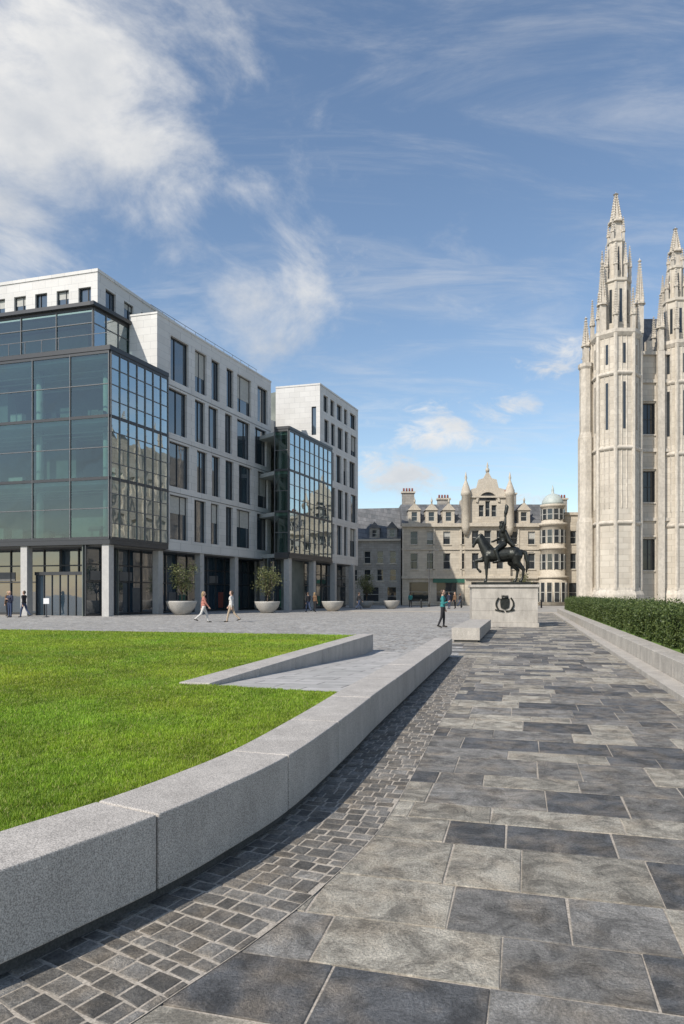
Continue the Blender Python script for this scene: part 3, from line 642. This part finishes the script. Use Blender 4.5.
def turret(x,y,r,zs,top):
    w.lathe(x,y,[(r*1.12,0),(r*1.12,1.6),(r*1.03,2.0),(r*1.03,2.2)],'martrim',8,math.pi/8,False)
    w.lathe(x,y,[(r*.95,2.0),(r*.95,zs)],'mar',8,math.pi/8,False)
    def ribs(r,z0,z1,s,n=8,ph=math.pi/8):
        for k in range(n):
            a=ph+k*2*math.pi/n; w.lathe(x+r*math.cos(a),y+r*math.sin(a),[(s,z0),(s,z1)],'martrim',6,a,False)
    ribs(r*.98,2,zs,.17)
    for k in range(8):
        a=k*math.pi/4; rr=r*.95*math.cos(math.pi/8)
        for o in (-.13,.13):
            cx=x+rr*math.cos(a)-o*r*math.sin(a)*.8; cy=y+rr*math.sin(a)+o*r*math.cos(a)*.8
            w.lathe(cx,cy,[(.07,9),(.07,zs-.2)],'martrim',4,a,False)
        for (z0,z1) in ((zs-8.2,zs-4.2),(zs-2.6,zs-.9)):
            c0=Fr(x+(rr+.02)*math.cos(a)+.11*math.sin(a),y+(rr+.02)*math.sin(a)-.11*math.cos(a),x+(rr+.02)*math.cos(a)-.11*math.sin(a),y+(rr+.02)*math.sin(a)+.11*math.cos(a))
            q.box(c0,0,c0.L,z0,z1,-.02,.01,'wg2')
    for z in (7.6,14.0,zs-3.6): w.lathe(x,y,[(r*1.0,z),(r*1.05,z+.12),(r*1.05,z+.22),(r*.98,z+.36)],'martrim',8,math.pi/8,False)
    w.lathe(x,y,[(r*.98,zs-.3),(r*1.08,zs),(r*1.08,zs+.3),(r*.9,zs+.35)],'martrim',8,math.pi/8,False)
    H=top-zs
    for k in range(8):
        a=math.pi/8+k*math.pi/4; pinnacle(x+r*.95*math.cos(a),y+r*.95*math.sin(a),zs,H*.30,.2)
    z1=zs+H*.36; r1=r*.55
    w.lathe(x,y,[(r1,zs),(r1,z1),(r1*1.14,z1+.1),(r1*1.14,z1+.35),(r1*.9,z1+.4)],'mar',8,math.pi/8,False); ribs(r1,zs,z1,.11)
    for k in range(8):
        a=k*math.pi/4; rr=r1*math.cos(math.pi/8)+.01
        c0=Fr(x+rr*math.cos(a)+.11*math.sin(a),y+rr*math.sin(a)-.11*math.cos(a),x+rr*math.cos(a)-.11*math.sin(a),y+rr*math.sin(a)+.11*math.cos(a))
        q.box(c0,0,c0.L,zs+1.2,z1-.6,-.02,.02,'wg2')
    for k in range(8):
        a=math.pi/8+k*math.pi/4; pinnacle(x+r1*math.cos(a),y+r1*math.sin(a),z1+.3,H*.24,.16)
    z2=zs+H*.64; r2=r*.31
    w.lathe(x,y,[(r2,z1),(r2,z2),(r2*1.2,z2+.1),(r2*1.2,z2+.3)],'mar',8,math.pi/8,False); ribs(r2,z1,z2,.08)
    for k in range(4):
        a=k*math.pi/2+math.pi/4
        q.lathe(x+r2*.9*math.cos(a+math.pi/4),y+r2*.9*math.sin(a+math.pi/4),[(.07,z1+1.2),(.07,z2-.4)],'wg2',6)
        pinnacle(x+r2*1.05*math.cos(a),y+r2*1.05*math.sin(a),z2+.1,H*.17,.13)
    pinnacle(x,y,z2+.2,top-z2-.2,r2*.8)
ZP=23.4
turret(24.1,60.2,2.05,24.0,37.0)
turret(30.5,62.6,1.9,24.0,35.2)
turret(41.5,62.6,1.9,24.0,35.2)
fm=Fr(22.0,YM,60,YM)
rects=[]
for cx in (27.6-22,33.6-22,35.9-22,38.2-22,44.6-22,47-22,49.4-22):
    for zc in (5.2,11.3,17.4): rects.append((cx-.55,cx+.55,zc-1.4,zc+1.4))
wall_win(w,q,fm,0,38,0,ZP,rects,'mar',rec=.3,gm='wg2',fm='dark',mull='vh',sill='martrim')
for r_ in rects: 
    w.box(fm,r_[0]-.25,r_[1]+.25,r_[3]+.15,r_[3]+.32,.003,.16,'martrim'); w.box(fm,r_[0]-.25,r_[0]-.1,r_[2]-.2,r_[3]+.15,.003,.12,'martrim'); w.box(fm,r_[1]+.1,r_[1]+.25,r_[2]-.2,r_[3]+.15,.003,.12,'martrim')
for z in (8.2,14.4,20.6): w.box(fm,0,38,z,z+.3,.004,.2,'martrim')
a=2.5
while a<38: w.box(fm,a,a+.5,ZP,ZP+1.0,-.4,.06,'martrim'); a+=.95
w.box(fm,0,38,ZP-.3,ZP,.004,.25,'martrim')
for px_ in (32.6,34.75,37.05,39.3): 
    w.box(Fr(px_-.25,YM,px_+.25,YM),0,.5,0,ZP,.005,.35,'martrim'); pinnacle(px_,YM-.15,ZP,4.6,.28)
pinnacle(28.5,YM-.3,ZP,5.2,.32); w.box(Fr(28.2,YM,28.8,YM),0,.6,0,ZP,.005,.5,'martrim')
w.loft([(22.5,YM+.6,ZP-.2),(60,YM+.6,ZP-.2),(72,YM+13,ZP-.2),(26.5,YM+13,ZP-.2)],[(25.5,YM+5,ZP+5.0),(60,YM+5,ZP+5.0),(62,YM+6,ZP+5.0),(28,YM+6,ZP+5.0)],'slate')
sd=Fr(21.6+.36*40,60.8+40,21.6,60.8)
rects=[]; a=2.
while a<sd.L-3:
    for zc in (5.2,11.3,17.4): rects.append((a,a+1.3,zc-1.5,zc+1.5))
    a+=3.4
wall_win(w,q,sd,0,sd.L,0,ZP,rects,'mar',rec=.35,gm='wg2',fm='dark',mull='vh')
a=.9
while a<sd.L-1: w.box(sd,a-.25,a+.25,0,ZP,.003,.22,'martrim'); pinnacle(*sd(a,0),ZP,4.2,.28); a+=3.4
w.prism([(22.2,61.9),(60,61.95),(60,100),(36,100)],0,ZP-.3,'mar')
bx,by=21.75,61.0
w.lathe(bx,by,[(.8,0),(.8,8),(.68,8.4),(.68,15.5),(.55,16),(.55,21.6),(.68,21.8),(.68,22.1)],'martrim',8,math.pi/8,False)
pinnacle(bx,by,22.0,4.4,.32)
pinnacle(22.55,59.3,24.2,6.4,.36); pinnacle(25.8,59.3,24.2,6.6,.36)
w.obj('walls_and_spires',gc); q.obj('windows',gc)

# ------------------------------------------------------------------ sculpted figures (voxel remesh)
def capsule(bm,p0,r0,p1,r1,sc=None):
    p0=Vector(p0);p1=Vector(p1)
    for p,r in ((p0,r0),(p1,r1)):
        bmesh.ops.create_icosphere(bm,subdivisions=2,radius=r,matrix=Matrix.Translation(p))
    d=p1-p0; L=d.length
    if L>1e-4:
        rot=d.to_track_quat('Z','Y').to_matrix().to_4x4()
        bmesh.ops.create_cone(bm,cap_ends=True,segments=14,radius1=r0,radius2=r1,depth=L,matrix=Matrix.Translation((p0+p1)/2)@rot)
def sculpt(name,bones,voxel,mats):
    bm=bmesh.new()
    for (p0,r0,p1,r1,mi) in bones: capsule(bm,p0,r0,p1,r1)
    me=bpy.data.meshes.new(name+'_raw'); bm.to_mesh(me); bm.free()
    o=bpy.data.objects.new(name+'_raw',me); COL.objects.link(o)
    r=o.modifiers.new('r','REMESH'); r.mode='VOXEL'; r.voxel_size=voxel
    s=o.modifiers.new('s','SMOOTH'); s.iterations=2; s.factor=.5
    dg=bpy.context.evaluated_depsgraph_get(); dg.update()
    nm=bpy.data.meshes.new_from_object(o.evaluated_get(dg)); nm.name=name
    bpy.data.objects.remove(o)
    n=len(nm.polygons); c=np.zeros(n*3); nm.polygons.foreach_get('center',c); c=c.reshape(-1,3)
    best=np.full(n,1e9); mi_=np.zeros(n,int)
    for (p0,r0,p1,r1,mi) in bones:
        p0=np.array(p0,float);p1=np.array(p1,float); d=p1-p0; L2=max(d@d,1e-9)
        t=np.clip(((c-p0)@d)/L2,0,1); dist=np.linalg.norm(c-(p0+t[:,None]*d),axis=1)-(r0+(r1-r0)*t)
        k=dist<best; best[k]=dist[k]; mi_[k]=mi
    nm.materials.clear()
    for m in mats: nm.materials.append(M[m])
    nm.polygons.foreach_set('material_index',mi_); nm.polygons.foreach_set('use_smooth',[True]*n); nm.update()
    return nm
def person_mesh(name,top,bot,hair,stride=.0,arms='swing',longhair=False,f=1.):
    B=[]; A=lambda p0,r0,p1,r1,m:B.append((p0,r0,p1,r1,m))
    A((0,.0,1.60),.088,(0,.012,1.66),.092,0); A((0,.03,1.565),.055,(0,.05,1.55),.045,0)
    A((0,.10,1.615),.014,(0,.115,1.585),.017,0)
    A((-.092,0,1.61),.018,(-.092,0,1.585),.014,0); A((.092,0,1.61),.018,(.092,0,1.585),.014,0)
    A((0,.088,1.555),.016,(0,.09,1.553),.016,0)
    A((0,-.02,1.67),.096,(0,-.035,1.62),.094,3)
    if longhair: A((0,-.05,1.62),.085,(0,-.07,1.44),.06,3)
    A((0,-.01,1.44),.056,(0,0,1.55),.052,0)
    A((-.15*f,0,1.39),.075,(.15*f,0,1.39),.075,1); A((-.07,.01,1.30),.125,(.07,.01,1.30),.125,1); A((-.05,0,1.12),.115,(.05,0,1.12),.115,1)
    A((-.06,0,.98),.125,(.06,0,.98),.125,1)
    A((-.075,0,.92),.11,(.075,0,.92),.11,2)
    for sd_,sg in ((-1,1),(1,-1)):
        th=stride*sg; hx=.09*sd_
        H=Vector((hx,0,.90)); K=H+Vector((0,math.sin(th)*.44,-math.cos(th)*.44)); kb=th-(.15+max(0,-sg*stride)*.9 if stride else 0)
        An=K+Vector((0,math.sin(kb)*.42,-math.cos(kb)*.42))
        A(H,.092,K,.062,2); A(K,.062,An,.043,2)
        tz=-.02 if sg>0 or not stride else -.07
        A(An+Vector((0,-.03,-.015)),.04,An+Vector((0,.15,tz-.01)),.034,4)
        s=Vector((.2*sd_*f,0,1.38)); at=-stride*sg*.9 if arms=='swing' else .05
        if arms=='fold' or (arms=='phone' and sd_==1):
            E_=s+Vector((.05*sd_,.03,-.29)); W_=E_+Vector((-.13*sd_,.2,.08))
        else:
            E_=s+Vector((.04*sd_,math.sin(at)*.29,-math.cos(at)*.29)); W_=E_+Vector((-.0*sd_,math.sin(at+.3)*.25,-math.cos(at+.3)*.25))
        A(s,.062,E_,.05,1); A(E_,.05,W_,.036,1)
        d=(W_-E_).normalized(); Pm=W_+d*.09; A(W_,.028,Pm,.034,0)
        side=d.cross(Vector((1,0,0))).normalized()
        for k in range(4):
            o=side*(.03*(k-1.5)*.75); l=[.06,.075,.07,.055][k]
            m1_=Pm+o+d*l*.6; A(Pm+o,.0115,m1_,.011,0); A(m1_,.011,m1_+d*l*.45+Vector((-.02*sd_,0,0)),.010,0)
        A(W_+d*.03,.013,W_+d*.08+side*.055,.011,0)
    return sculpt(name,B,.014,['skin',top,bot,hair,'shoe'])
PM={'walk_pink':person_mesh('w1','pink','whitec','hairb',.38,longhair=True,f=.88),'walk_beige':person_mesh('w2','whitec','beige','hair',.34),
    'stand_teal':person_mesh('s1','teal','black','hair',.12,'phone'),'stand_dark':person_mesh('s2','navy','denim','hair',.0,'fold'),'walk_dark':person_mesh('w3','black','denim','hair',.3),
    'stand_brown':person_mesh('s3','brown','black','hairb',.05,longhair=True,f=.88)}
def person(kind,x,y,rot,sc=1.):
    me=PM[kind]; zs=min(v.co.z for v in me.vertices)
    o=bpy.data.objects.new('pedestrian',me); COL.objects.link(o); o.location=(x,y,-zs*sc+.002); o.rotation_euler[2]=math.radians(rot); o.scale=(sc,)*3
person('walk_pink',-8.0,39.6,-75,1.04); person('walk_beige',-6.5,40.2,80,1.06)
person('stand_teal',4.95,33.6,-100,1.04)
person('stand_dark',-23.4,48.2,160,1.06); person('walk_dark',-22.5,48.4,80,1.08); person('stand_brown',-24.4,50.0,60,1.04)
person('walk_dark',-3.1,62.5,30,1.04); person('stand_brown',-2.5,62.8,-40)
person('walk_dark',1.8,72,-60,1.05); person('stand_dark',11.9,76,20,1.05); person('stand_brown',12.7,77,120,1.02); person('walk_dark',-18,60.0,90)
person('stand_teal',8.4,84,10); person('walk_dark',15.2,88,-80)

# statue
stt=empty('equestrian_statue',(8.35,35.6,0),-math.radians(8))
p=MB(); F0=Fr(-1.62,-1.25,1.62,-1.25)
p.box(F0,-.05,3.29,-.02,.2,-2.55,.05,'plinth'); p.obj('plinth_step',stt,bevel=.015)
for i,(z0,z1) in enumerate(((.204,.80),(.804,1.4),(1.404,1.98))):
    p=MB(); p.box(F0,0.0,3.24,z0,z1,-2.5,0,'plinth'); p.obj('plinth_course_%d'%(i+1),stt,bevel=.012)
p=MB(); p.box(F0,-.08,3.32,1.984,2.12,-2.58,.08,'plinth'); p.obj('plinth_cap',stt,bevel=.02)
p=MB(); p.box(F0,.3,2.94,2.124,2.26,-2.2,-.3,'bronze'); p.obj('statue_base',stt,bevel=.02)
p=MB()
sh=[(0,.75),(.2,.85),(.23,1.1),(.22,1.3),(-.22,1.3),(-.23,1.1),(-.2,.85)]
p.loft([(a,-1.255,z+.12) for a,z in sh],[(a,-1.30,z+.12) for a,z in sh],'bronze')
for sx in (-1,1):
    pv=None
    for k in range(10):
        t=k/9; x=sx*(.27+.16*math.sin(t*3.0)); z=.8+.66*t
        if pv: p.tube(pv,(x,-1.29,z),.045,.04,'bronze')
        pv=(x,-1.29,z)
    p.tube((sx*.05,-1.29,.78),(sx*.48,-1.29,.86),.04,.03,'bronze')
p.tube((-.15,-1.29,1.46),(.15,-1.29,1.46),.06,.06,'bronze')
for k in range(5): p.tube((-.14+.07*k,-1.29,1.48),(-.14+.07*k,-1.29,1.6),.028,.015,'bronze')
p.obj('coat_of_arms',stt)
H=[]; A=lambda p0,r0,p1,r1:H.append((p0,r0,p1,r1,0))
A((-.62,0,1.36),.36,(-.05,0,1.34),.37); A((-.05,0,1.34),.37,(.62,0,1.42),.36); A((.55,.1,1.40),.33,(.75,.1,1.32),.27);A((.55,-.1,1.40),.33,(.75,-.1,1.32),.27)
A((-.72,0,1.45),.30,(-.95,0,1.85),.23); A((-.95,0,1.85),.23,(-1.12,0,2.22),.155); A((-1.1,0,2.28),.135,(-1.26,0,2.12),.12); A((-1.26,0,2.12),.12,(-1.42,0,1.84),.078); A((-1.42,0,1.84),.078,(-1.43,0,1.78),.07)
A((-1.05,.07,2.36),.04,(-1.06,.08,2.5),.012);A((-1.05,-.07,2.36),.04,(-1.06,-.08,2.5),.012)
A((-1.0,0,2.36),.06,(-.72,0,1.9),.1); A((-.72,0,1.9),.1,(-.5,0,1.68),.1)
A((-.72,-.17,1.3),.2,(-.78,-.17,.98),.13); A((-.78,-.17,.98),.13,(-.78,-.17,.62),.082); A((-.78,-.17,.62),.08,(-.78,-.17,.2),.052); A((-.78,-.17,.2),.058,(-.82,-.17,.1),.06); A((-.83,-.17,.07),.085,(-.84,-.17,.045),.09)
A((-.74,.17,1.3),.2,(-.98,.17,1.12),.13); A((-.98,.17,1.12),.13,(-1.3,.17,1.08),.085); A((-1.3,.17,1.08),.08,(-1.22,.17,.68),.052); A((-1.22,.17,.68),.056,(-1.12,.17,.6),.055); A((-1.1,.17,.57),.075,(-1.07,.17,.54),.08)
for yy,dx in ((-.2,.12),(.2,-.12)):
    A((.68,yy*.8,1.3),.28,(.58+dx,yy,.98),.19); A((.58+dx,yy,.98),.18,(.92+dx,yy,.62),.09); A((.92+dx,yy,.62),.085,(.86+dx,yy,.2),.056); A((.86+dx,yy,.2),.06,(.8+dx,yy,.1),.062); A((.79+dx,yy,.07),.085,(.77+dx,yy,.045),.09)
A((.95,0,1.55),.08,(1.15,0,1.45),.09); A((1.15,0,1.45),.1,(1.25,0,1.0),.11); A((1.25,0,1.0),.11,(1.2,0,.5),.04)
o=bpy.data.objects.new('horse',sculpt('horse',H,.030,['bronze'])); COL.objects.link(o); o.parent=stt; o.location=(-.02,0,2.26); o.scale=(1.03,1.05,1.05)
H=[]
A((0.05,-.1,1.86),.17,(0.05,.1,1.86),.17); A((.05,0,1.9),.18,(.02,0,2.15),.155); A((.02,0,2.2),.17,(0,0,2.4),.18); A((0,-.2,2.47),.1,(0,.2,2.47),.1)
A((0,0,2.5),.07,(-.02,0,2.62),.07); A((-.03,0,2.72),.115,(-.04,0,2.78),.11); A((-.15,0,2.71),.02,(-.17,0,2.69),.022); A((-.08,0,2.64),.07,(-.1,0,2.62),.06)
A((-.03,0,2.84),.11,(-.03,0,2.86),.11)
for k in range(6): 
    t=k*math.pi/3; A((-.03+.11*math.cos(t),.11*math.sin(t),2.88),.022,(-.03+.13*math.cos(t),.13*math.sin(t),2.97),.014)
for yy in (-1,1):
    A((0,.14*yy,1.84),.14,(-.36,.4*yy,1.55),.1); A((-.36,.4*yy,1.55),.095,(-.2,.44*yy,1.08),.065); A((-.18,.44*yy,1.04),.06,(-.4,.45*yy,1.0),.045)
A((0,-.22,2.47),.095,(.1,-.3,2.8),.07); A((.1,-.3,2.8),.07,(.12,-.26,3.12),.05); A((.12,-.26,3.12),.04,(.12,-.26,3.2),.05)
for k in range(4): A((.08+.03*k,-.29,3.2),.02,(.08+.03*k,-.24,3.27),.018)
A((.16,-.26,3.17),.02,(.13,-.21,3.22),.018)
A((.1,-.26,3.16),.055,(.15,-.26,3.66),.055); A((.13,-.26,3.3),.09,(.19,-.26,3.58),.09)
A((0,.22,2.45),.09,(-.08,.32,2.15),.07); A((-.08,.32,2.15),.065,(-.42,.12,2.0),.045); A((-.42,.12,2.0),.05,(-.5,.1,1.98),.045)
for yy in (-.15,0,.15): A((.12,yy,2.45),.09,(.3,yy*1.3,2.0),.1); A((.3,yy*1.3,2.0),.1,(.5,yy*1.7,1.78),.08)
A((.1,.4,1.75),.03,(.55,.45,1.1),.02)
o=bpy.data.objects.new('rider',sculpt('rider',H,.022,['bronze'])); COL.objects.link(o); o.parent=stt; o.location=(0,0,2.2); o.scale=(1.08,1.08,1.1)

# ------------------------------------------------------------------ planters & trees
def planter(x,y,s,tree=True):
    e=empty('bowl_planter',(x,y,0)); p=MB()
    p.lathe(0,0,[(.45*s,0),(.62*s,.1*s),(.95*s,.5*s),(1.1*s,.9*s),(1.12*s,1.0*s),(1.02*s,1.0*s),(.98*s,.9*s),(.0,.88*s)],'bowl',28); p.obj('bowl',e)
    if tree:
        t=empty('small_tree',(x,y,0)); p=MB(); 
        p.tube((0,0,.85*s),(.03,0,1.6*s),.06,.045,'bark')
        P=[]
        for k in range(13):
            a=random.uniform(0,6.28); r=random.uniform(.3,.95); z=random.uniform(2.0,3.9); e1=(r*math.cos(a),r*math.sin(a),z)
            p.tube((.03,0,1.5*s),e1,.03,.01,'bark',5)
            m=130; P.append(np.random.normal(size=(m,3))*np.array([.28,.28,.28])+np.array(e1))
        p.obj('trunk',t); leaves('crown',np.concatenate(P),.08,t,(.06,.085,.03),(.20,.20,.08))
planter(-12.8,54.6,1.1); planter(-6.5,59.6,1.0); planter(-.9,66,.95,False); planter(5.6,78,.9,False); planter(3.0,84,.8); planter(18.5,86,.9,False); planter(21,80,.9)
def lamp(x,y,h):
    e=empty('street_lamp',(x,y,0)); p=MB(); p.lathe(0,0,[(.14,0),(.14,.5),(.07,.6),(.05,h)],'dark',10); p.tube((0,0,h-.1),(.9,0,h+.1),.04,.03,'dark'); p.box(Fr(.7,-.12,1.25,-.12),0,.55,h+.02,h+.12,-.24,0,'mull'); p.obj('pole_and_head',e)
lamp(11.2,88,7.2); lamp(-1.0,90,7.2); lamp(24.5,92,7.2)
for (x,y) in ((-21.0,48.6),):
    e=empty('information_sign',(x,y,0)); p=MB(); p.lathe(0,0,[(.2,0),(.2,.04),(.04,.08),(.035,.95)],'dark',12); p.box(Fr(-.2,-.04,.2,-.04),0,.4,.95,1.35,-.04,0,'sign'); p.obj('post_and_panel',e)
for k in range(7):
    e=empty('bollard',(9.5+k*2.4,82,0)); p=MB(); p.lathe(0,0,[(.1,0),(.1,.85),(.12,.87),(.12,.93),(.06,1.0)],'dark',12); p.obj('post',e)

# ------------------------------------------------------------------ sky / light
sd3=Vector((-.68,-.73,0)).normalized(); el=math.radians(40)
sv=Vector((sd3.x*math.cos(el),sd3.y*math.cos(el),math.sin(el)))
L=bpy.data.lights.new('sun','SUN'); L.energy=5.0; L.angle=math.radians(.5); L.color=(1,.93,.83)
lo=bpy.data.objects.new('sun',L); COL.objects.link(lo); lo.rotation_euler=sv.to_track_quat('Z','Y').to_euler()
W=bpy.data.worlds.new('World'); S.world=W; W.use_nodes=True; nt=W.node_tree; N=nt.nodes; K=nt.links
bg=N['Background']; bg.inputs[1].default_value=.15
sk=N.new('ShaderNodeTexSky'); sk.sky_type='NISHITA'; sk.sun_disc=False; sk.sun_elevation=el; sk.sun_rotation=math.atan2(sv.x,sv.y); sk.air_density=1.15; sk.dust_density=.4; sk.ozone_density=1.8
tc=N.new('ShaderNodeTexCoord')
def math_(op,a,b_=None,c=None,clamp=False):
    n=N.new('ShaderNodeMath'); n.operation=op; n.use_clamp=clamp
    for i,v in enumerate((a,b_,c)):
        if v is None: continue
        if isinstance(v,(int,float)): n.inputs[i].default_value=v
        else: K.new(v,n.inputs[i])
    return n.outputs[0]
nrm=N.new('ShaderNodeVectorMath'); nrm.operation='NORMALIZE'; K.new(tc.outputs['Generated'],nrm.inputs[0])
sep=N.new('ShaderNodeSeparateXYZ'); K.new(nrm.outputs[0],sep.inputs[0])
zc=math_('ADD',math_('MAXIMUM',sep.outputs[2],0.0),.22); inv=math_('DIVIDE',1.0,zc)
pl=N.new('ShaderNodeVectorMath'); pl.operation='SCALE'; K.new(nrm.outputs[0],pl.inputs[0]); K.new(inv,pl.inputs['Scale'])
def noise(vec,scale,detail=9,rough=.6,dist=0.,mapping=None):
    if mapping:
        m=N.new('ShaderNodeMapping'); m.inputs['Scale'].default_value=mapping[0]; m.inputs['Rotation'].default_value=mapping[1]; K.new(vec,m.inputs[0]); vec=m.outputs[0]
    n=N.new('ShaderNodeTexNoise'); n.inputs['Scale'].default_value=scale; n.inputs['Detail'].default_value=detail; n.inputs['Roughness'].default_value=rough; n.inputs['Distortion'].default_value=dist; K.new(vec,n.inputs[0]); return n.outputs[0]
n1=noise(nrm.outputs[0],5.5,11,.62,.35,((1,1,1.6),(0,0,0)))
n1b=noise(nrm.outputs[0],17,9,.62,.5,((1,1,2.0),(0,0,0)))
def blobs(lst):
    total=None
    for (px,py,ri,ro,wt) in lst:
        c=Vector(((px-342)/684,1,(594-py)/684)).normalized()
        s1=N.new('ShaderNodeVectorMath'); s1.operation='SUBTRACT'; K.new(nrm.outputs[0],s1.inputs[0]); s1.inputs[1].default_value=c
        s2=N.new('ShaderNodeVectorMath'); s2.operation='MULTIPLY'; K.new(s1.outputs[0],s2.inputs[0]); s2.inputs[1].default_value=(1,1,2.2 if ro<.16 else 1.15)
        s3=N.new('ShaderNodeVectorMath'); s3.operation='LENGTH'; K.new(s2.outputs[0],s3.inputs[0])
        mr=N.new('ShaderNodeMapRange'); mr.interpolation_type='SMOOTHSTEP'; mr.inputs[1].default_value=ri; mr.inputs[2].default_value=ro; mr.inputs[3].default_value=wt; mr.inputs[4].default_value=0; K.new(s3.outputs['Value'],mr.inputs[0])
        total=mr.outputs[0] if total is None else math_('MAXIMUM',total,mr.outputs[0])
    return total
big=blobs([(40,60,.05,.40,1.05),(-60,180,.05,.33,1.0),(200,50,.0,.2,.72),(205,185,.0,.13,.58),(280,310,.02,.19,.78),(350,270,.0,.15,.55),(235,245,.0,.14,.5),(475,260,.0,.18,.42)])
small=blobs([(435,430,.0,.14,1.15),(500,414,.0,.10,1.0),(565,352,.0,.12,1.0),(400,472,.0,.14,1.1),(520,500,.0,.12,.6),(350,500,.0,.1,.6),(270,320,.0,.15,.6)])
v1=math_('ADD',big,math_('MULTIPLY',math_('SUBTRACT',n1,.5),2.3))
v2=math_('ADD',small,math_('MULTIPLY',math_('SUBTRACT',n1b,.5),3.0))
def sm(v,a,b_,c):
    mr=N.new('ShaderNodeMapRange'); mr.interpolation_type='SMOOTHSTEP'; mr.inputs[1].default_value=a; mr.inputs[2].default_value=b_; mr.inputs[4].default_value=c; K.new(v,mr.inputs[0]); return mr.outputs[0]
smask=sm(small,.0,.35,1.0)
a1=sm(v1,.36,1.25,.96); a2=math_('MULTIPLY',sm(v2,.4,1.35,.92),smask)
cir=noise(pl.outputs[0],1.7,10,.66,.6,((1.1,3.8,1),(0,0,math.radians(-35))))
alpha=math_('MAXIMUM',math_('MAXIMUM',a1,a2),sm(cir,.43,.80,.42))
n2=noise(nrm.outputs[0],4,6,.6,0,((1,1,1.5),(0,0,0)))
cm=N.new('ShaderNodeMix'); cm.data_type='RGBA'; cm.inputs[6].default_value=(4.0,4.2,4.5,1); cm.inputs[7].default_value=(5.9,5.85,5.75,1)
r5=N.new('ShaderNodeMapRange'); r5.inputs[1].default_value=.35; r5.inputs[2].default_value=.6; K.new(n2,r5.inputs[0]); K.new(r5.outputs[0],cm.inputs[0])
fm_=N.new('ShaderNodeMix'); fm_.data_type='RGBA'; K.new(alpha,fm_.inputs[0]); K.new(sk.outputs[0],fm_.inputs[6]); K.new(cm.outputs[2],fm_.inputs[7]); K.new(fm_.outputs[2],bg.inputs[0])
# ------------------------------------------------------------------ camera
cd=bpy.data.cameras.new('camera'); cam=bpy.data.objects.new('camera',cd); COL.objects.link(cam)
cam.location=(0,0,1.65); cam.rotation_euler=(math.radians(90),0,0); cd.sensor_width=36; cd.lens=684/1024*36; cd.shift_y=(594-512)/1024; cd.clip_end=3000; cd.clip_start=.05
S.camera=cam
S.view_settings.view_transform='Standard'; S.view_settings.look='None'; S.view_settings.exposure=0
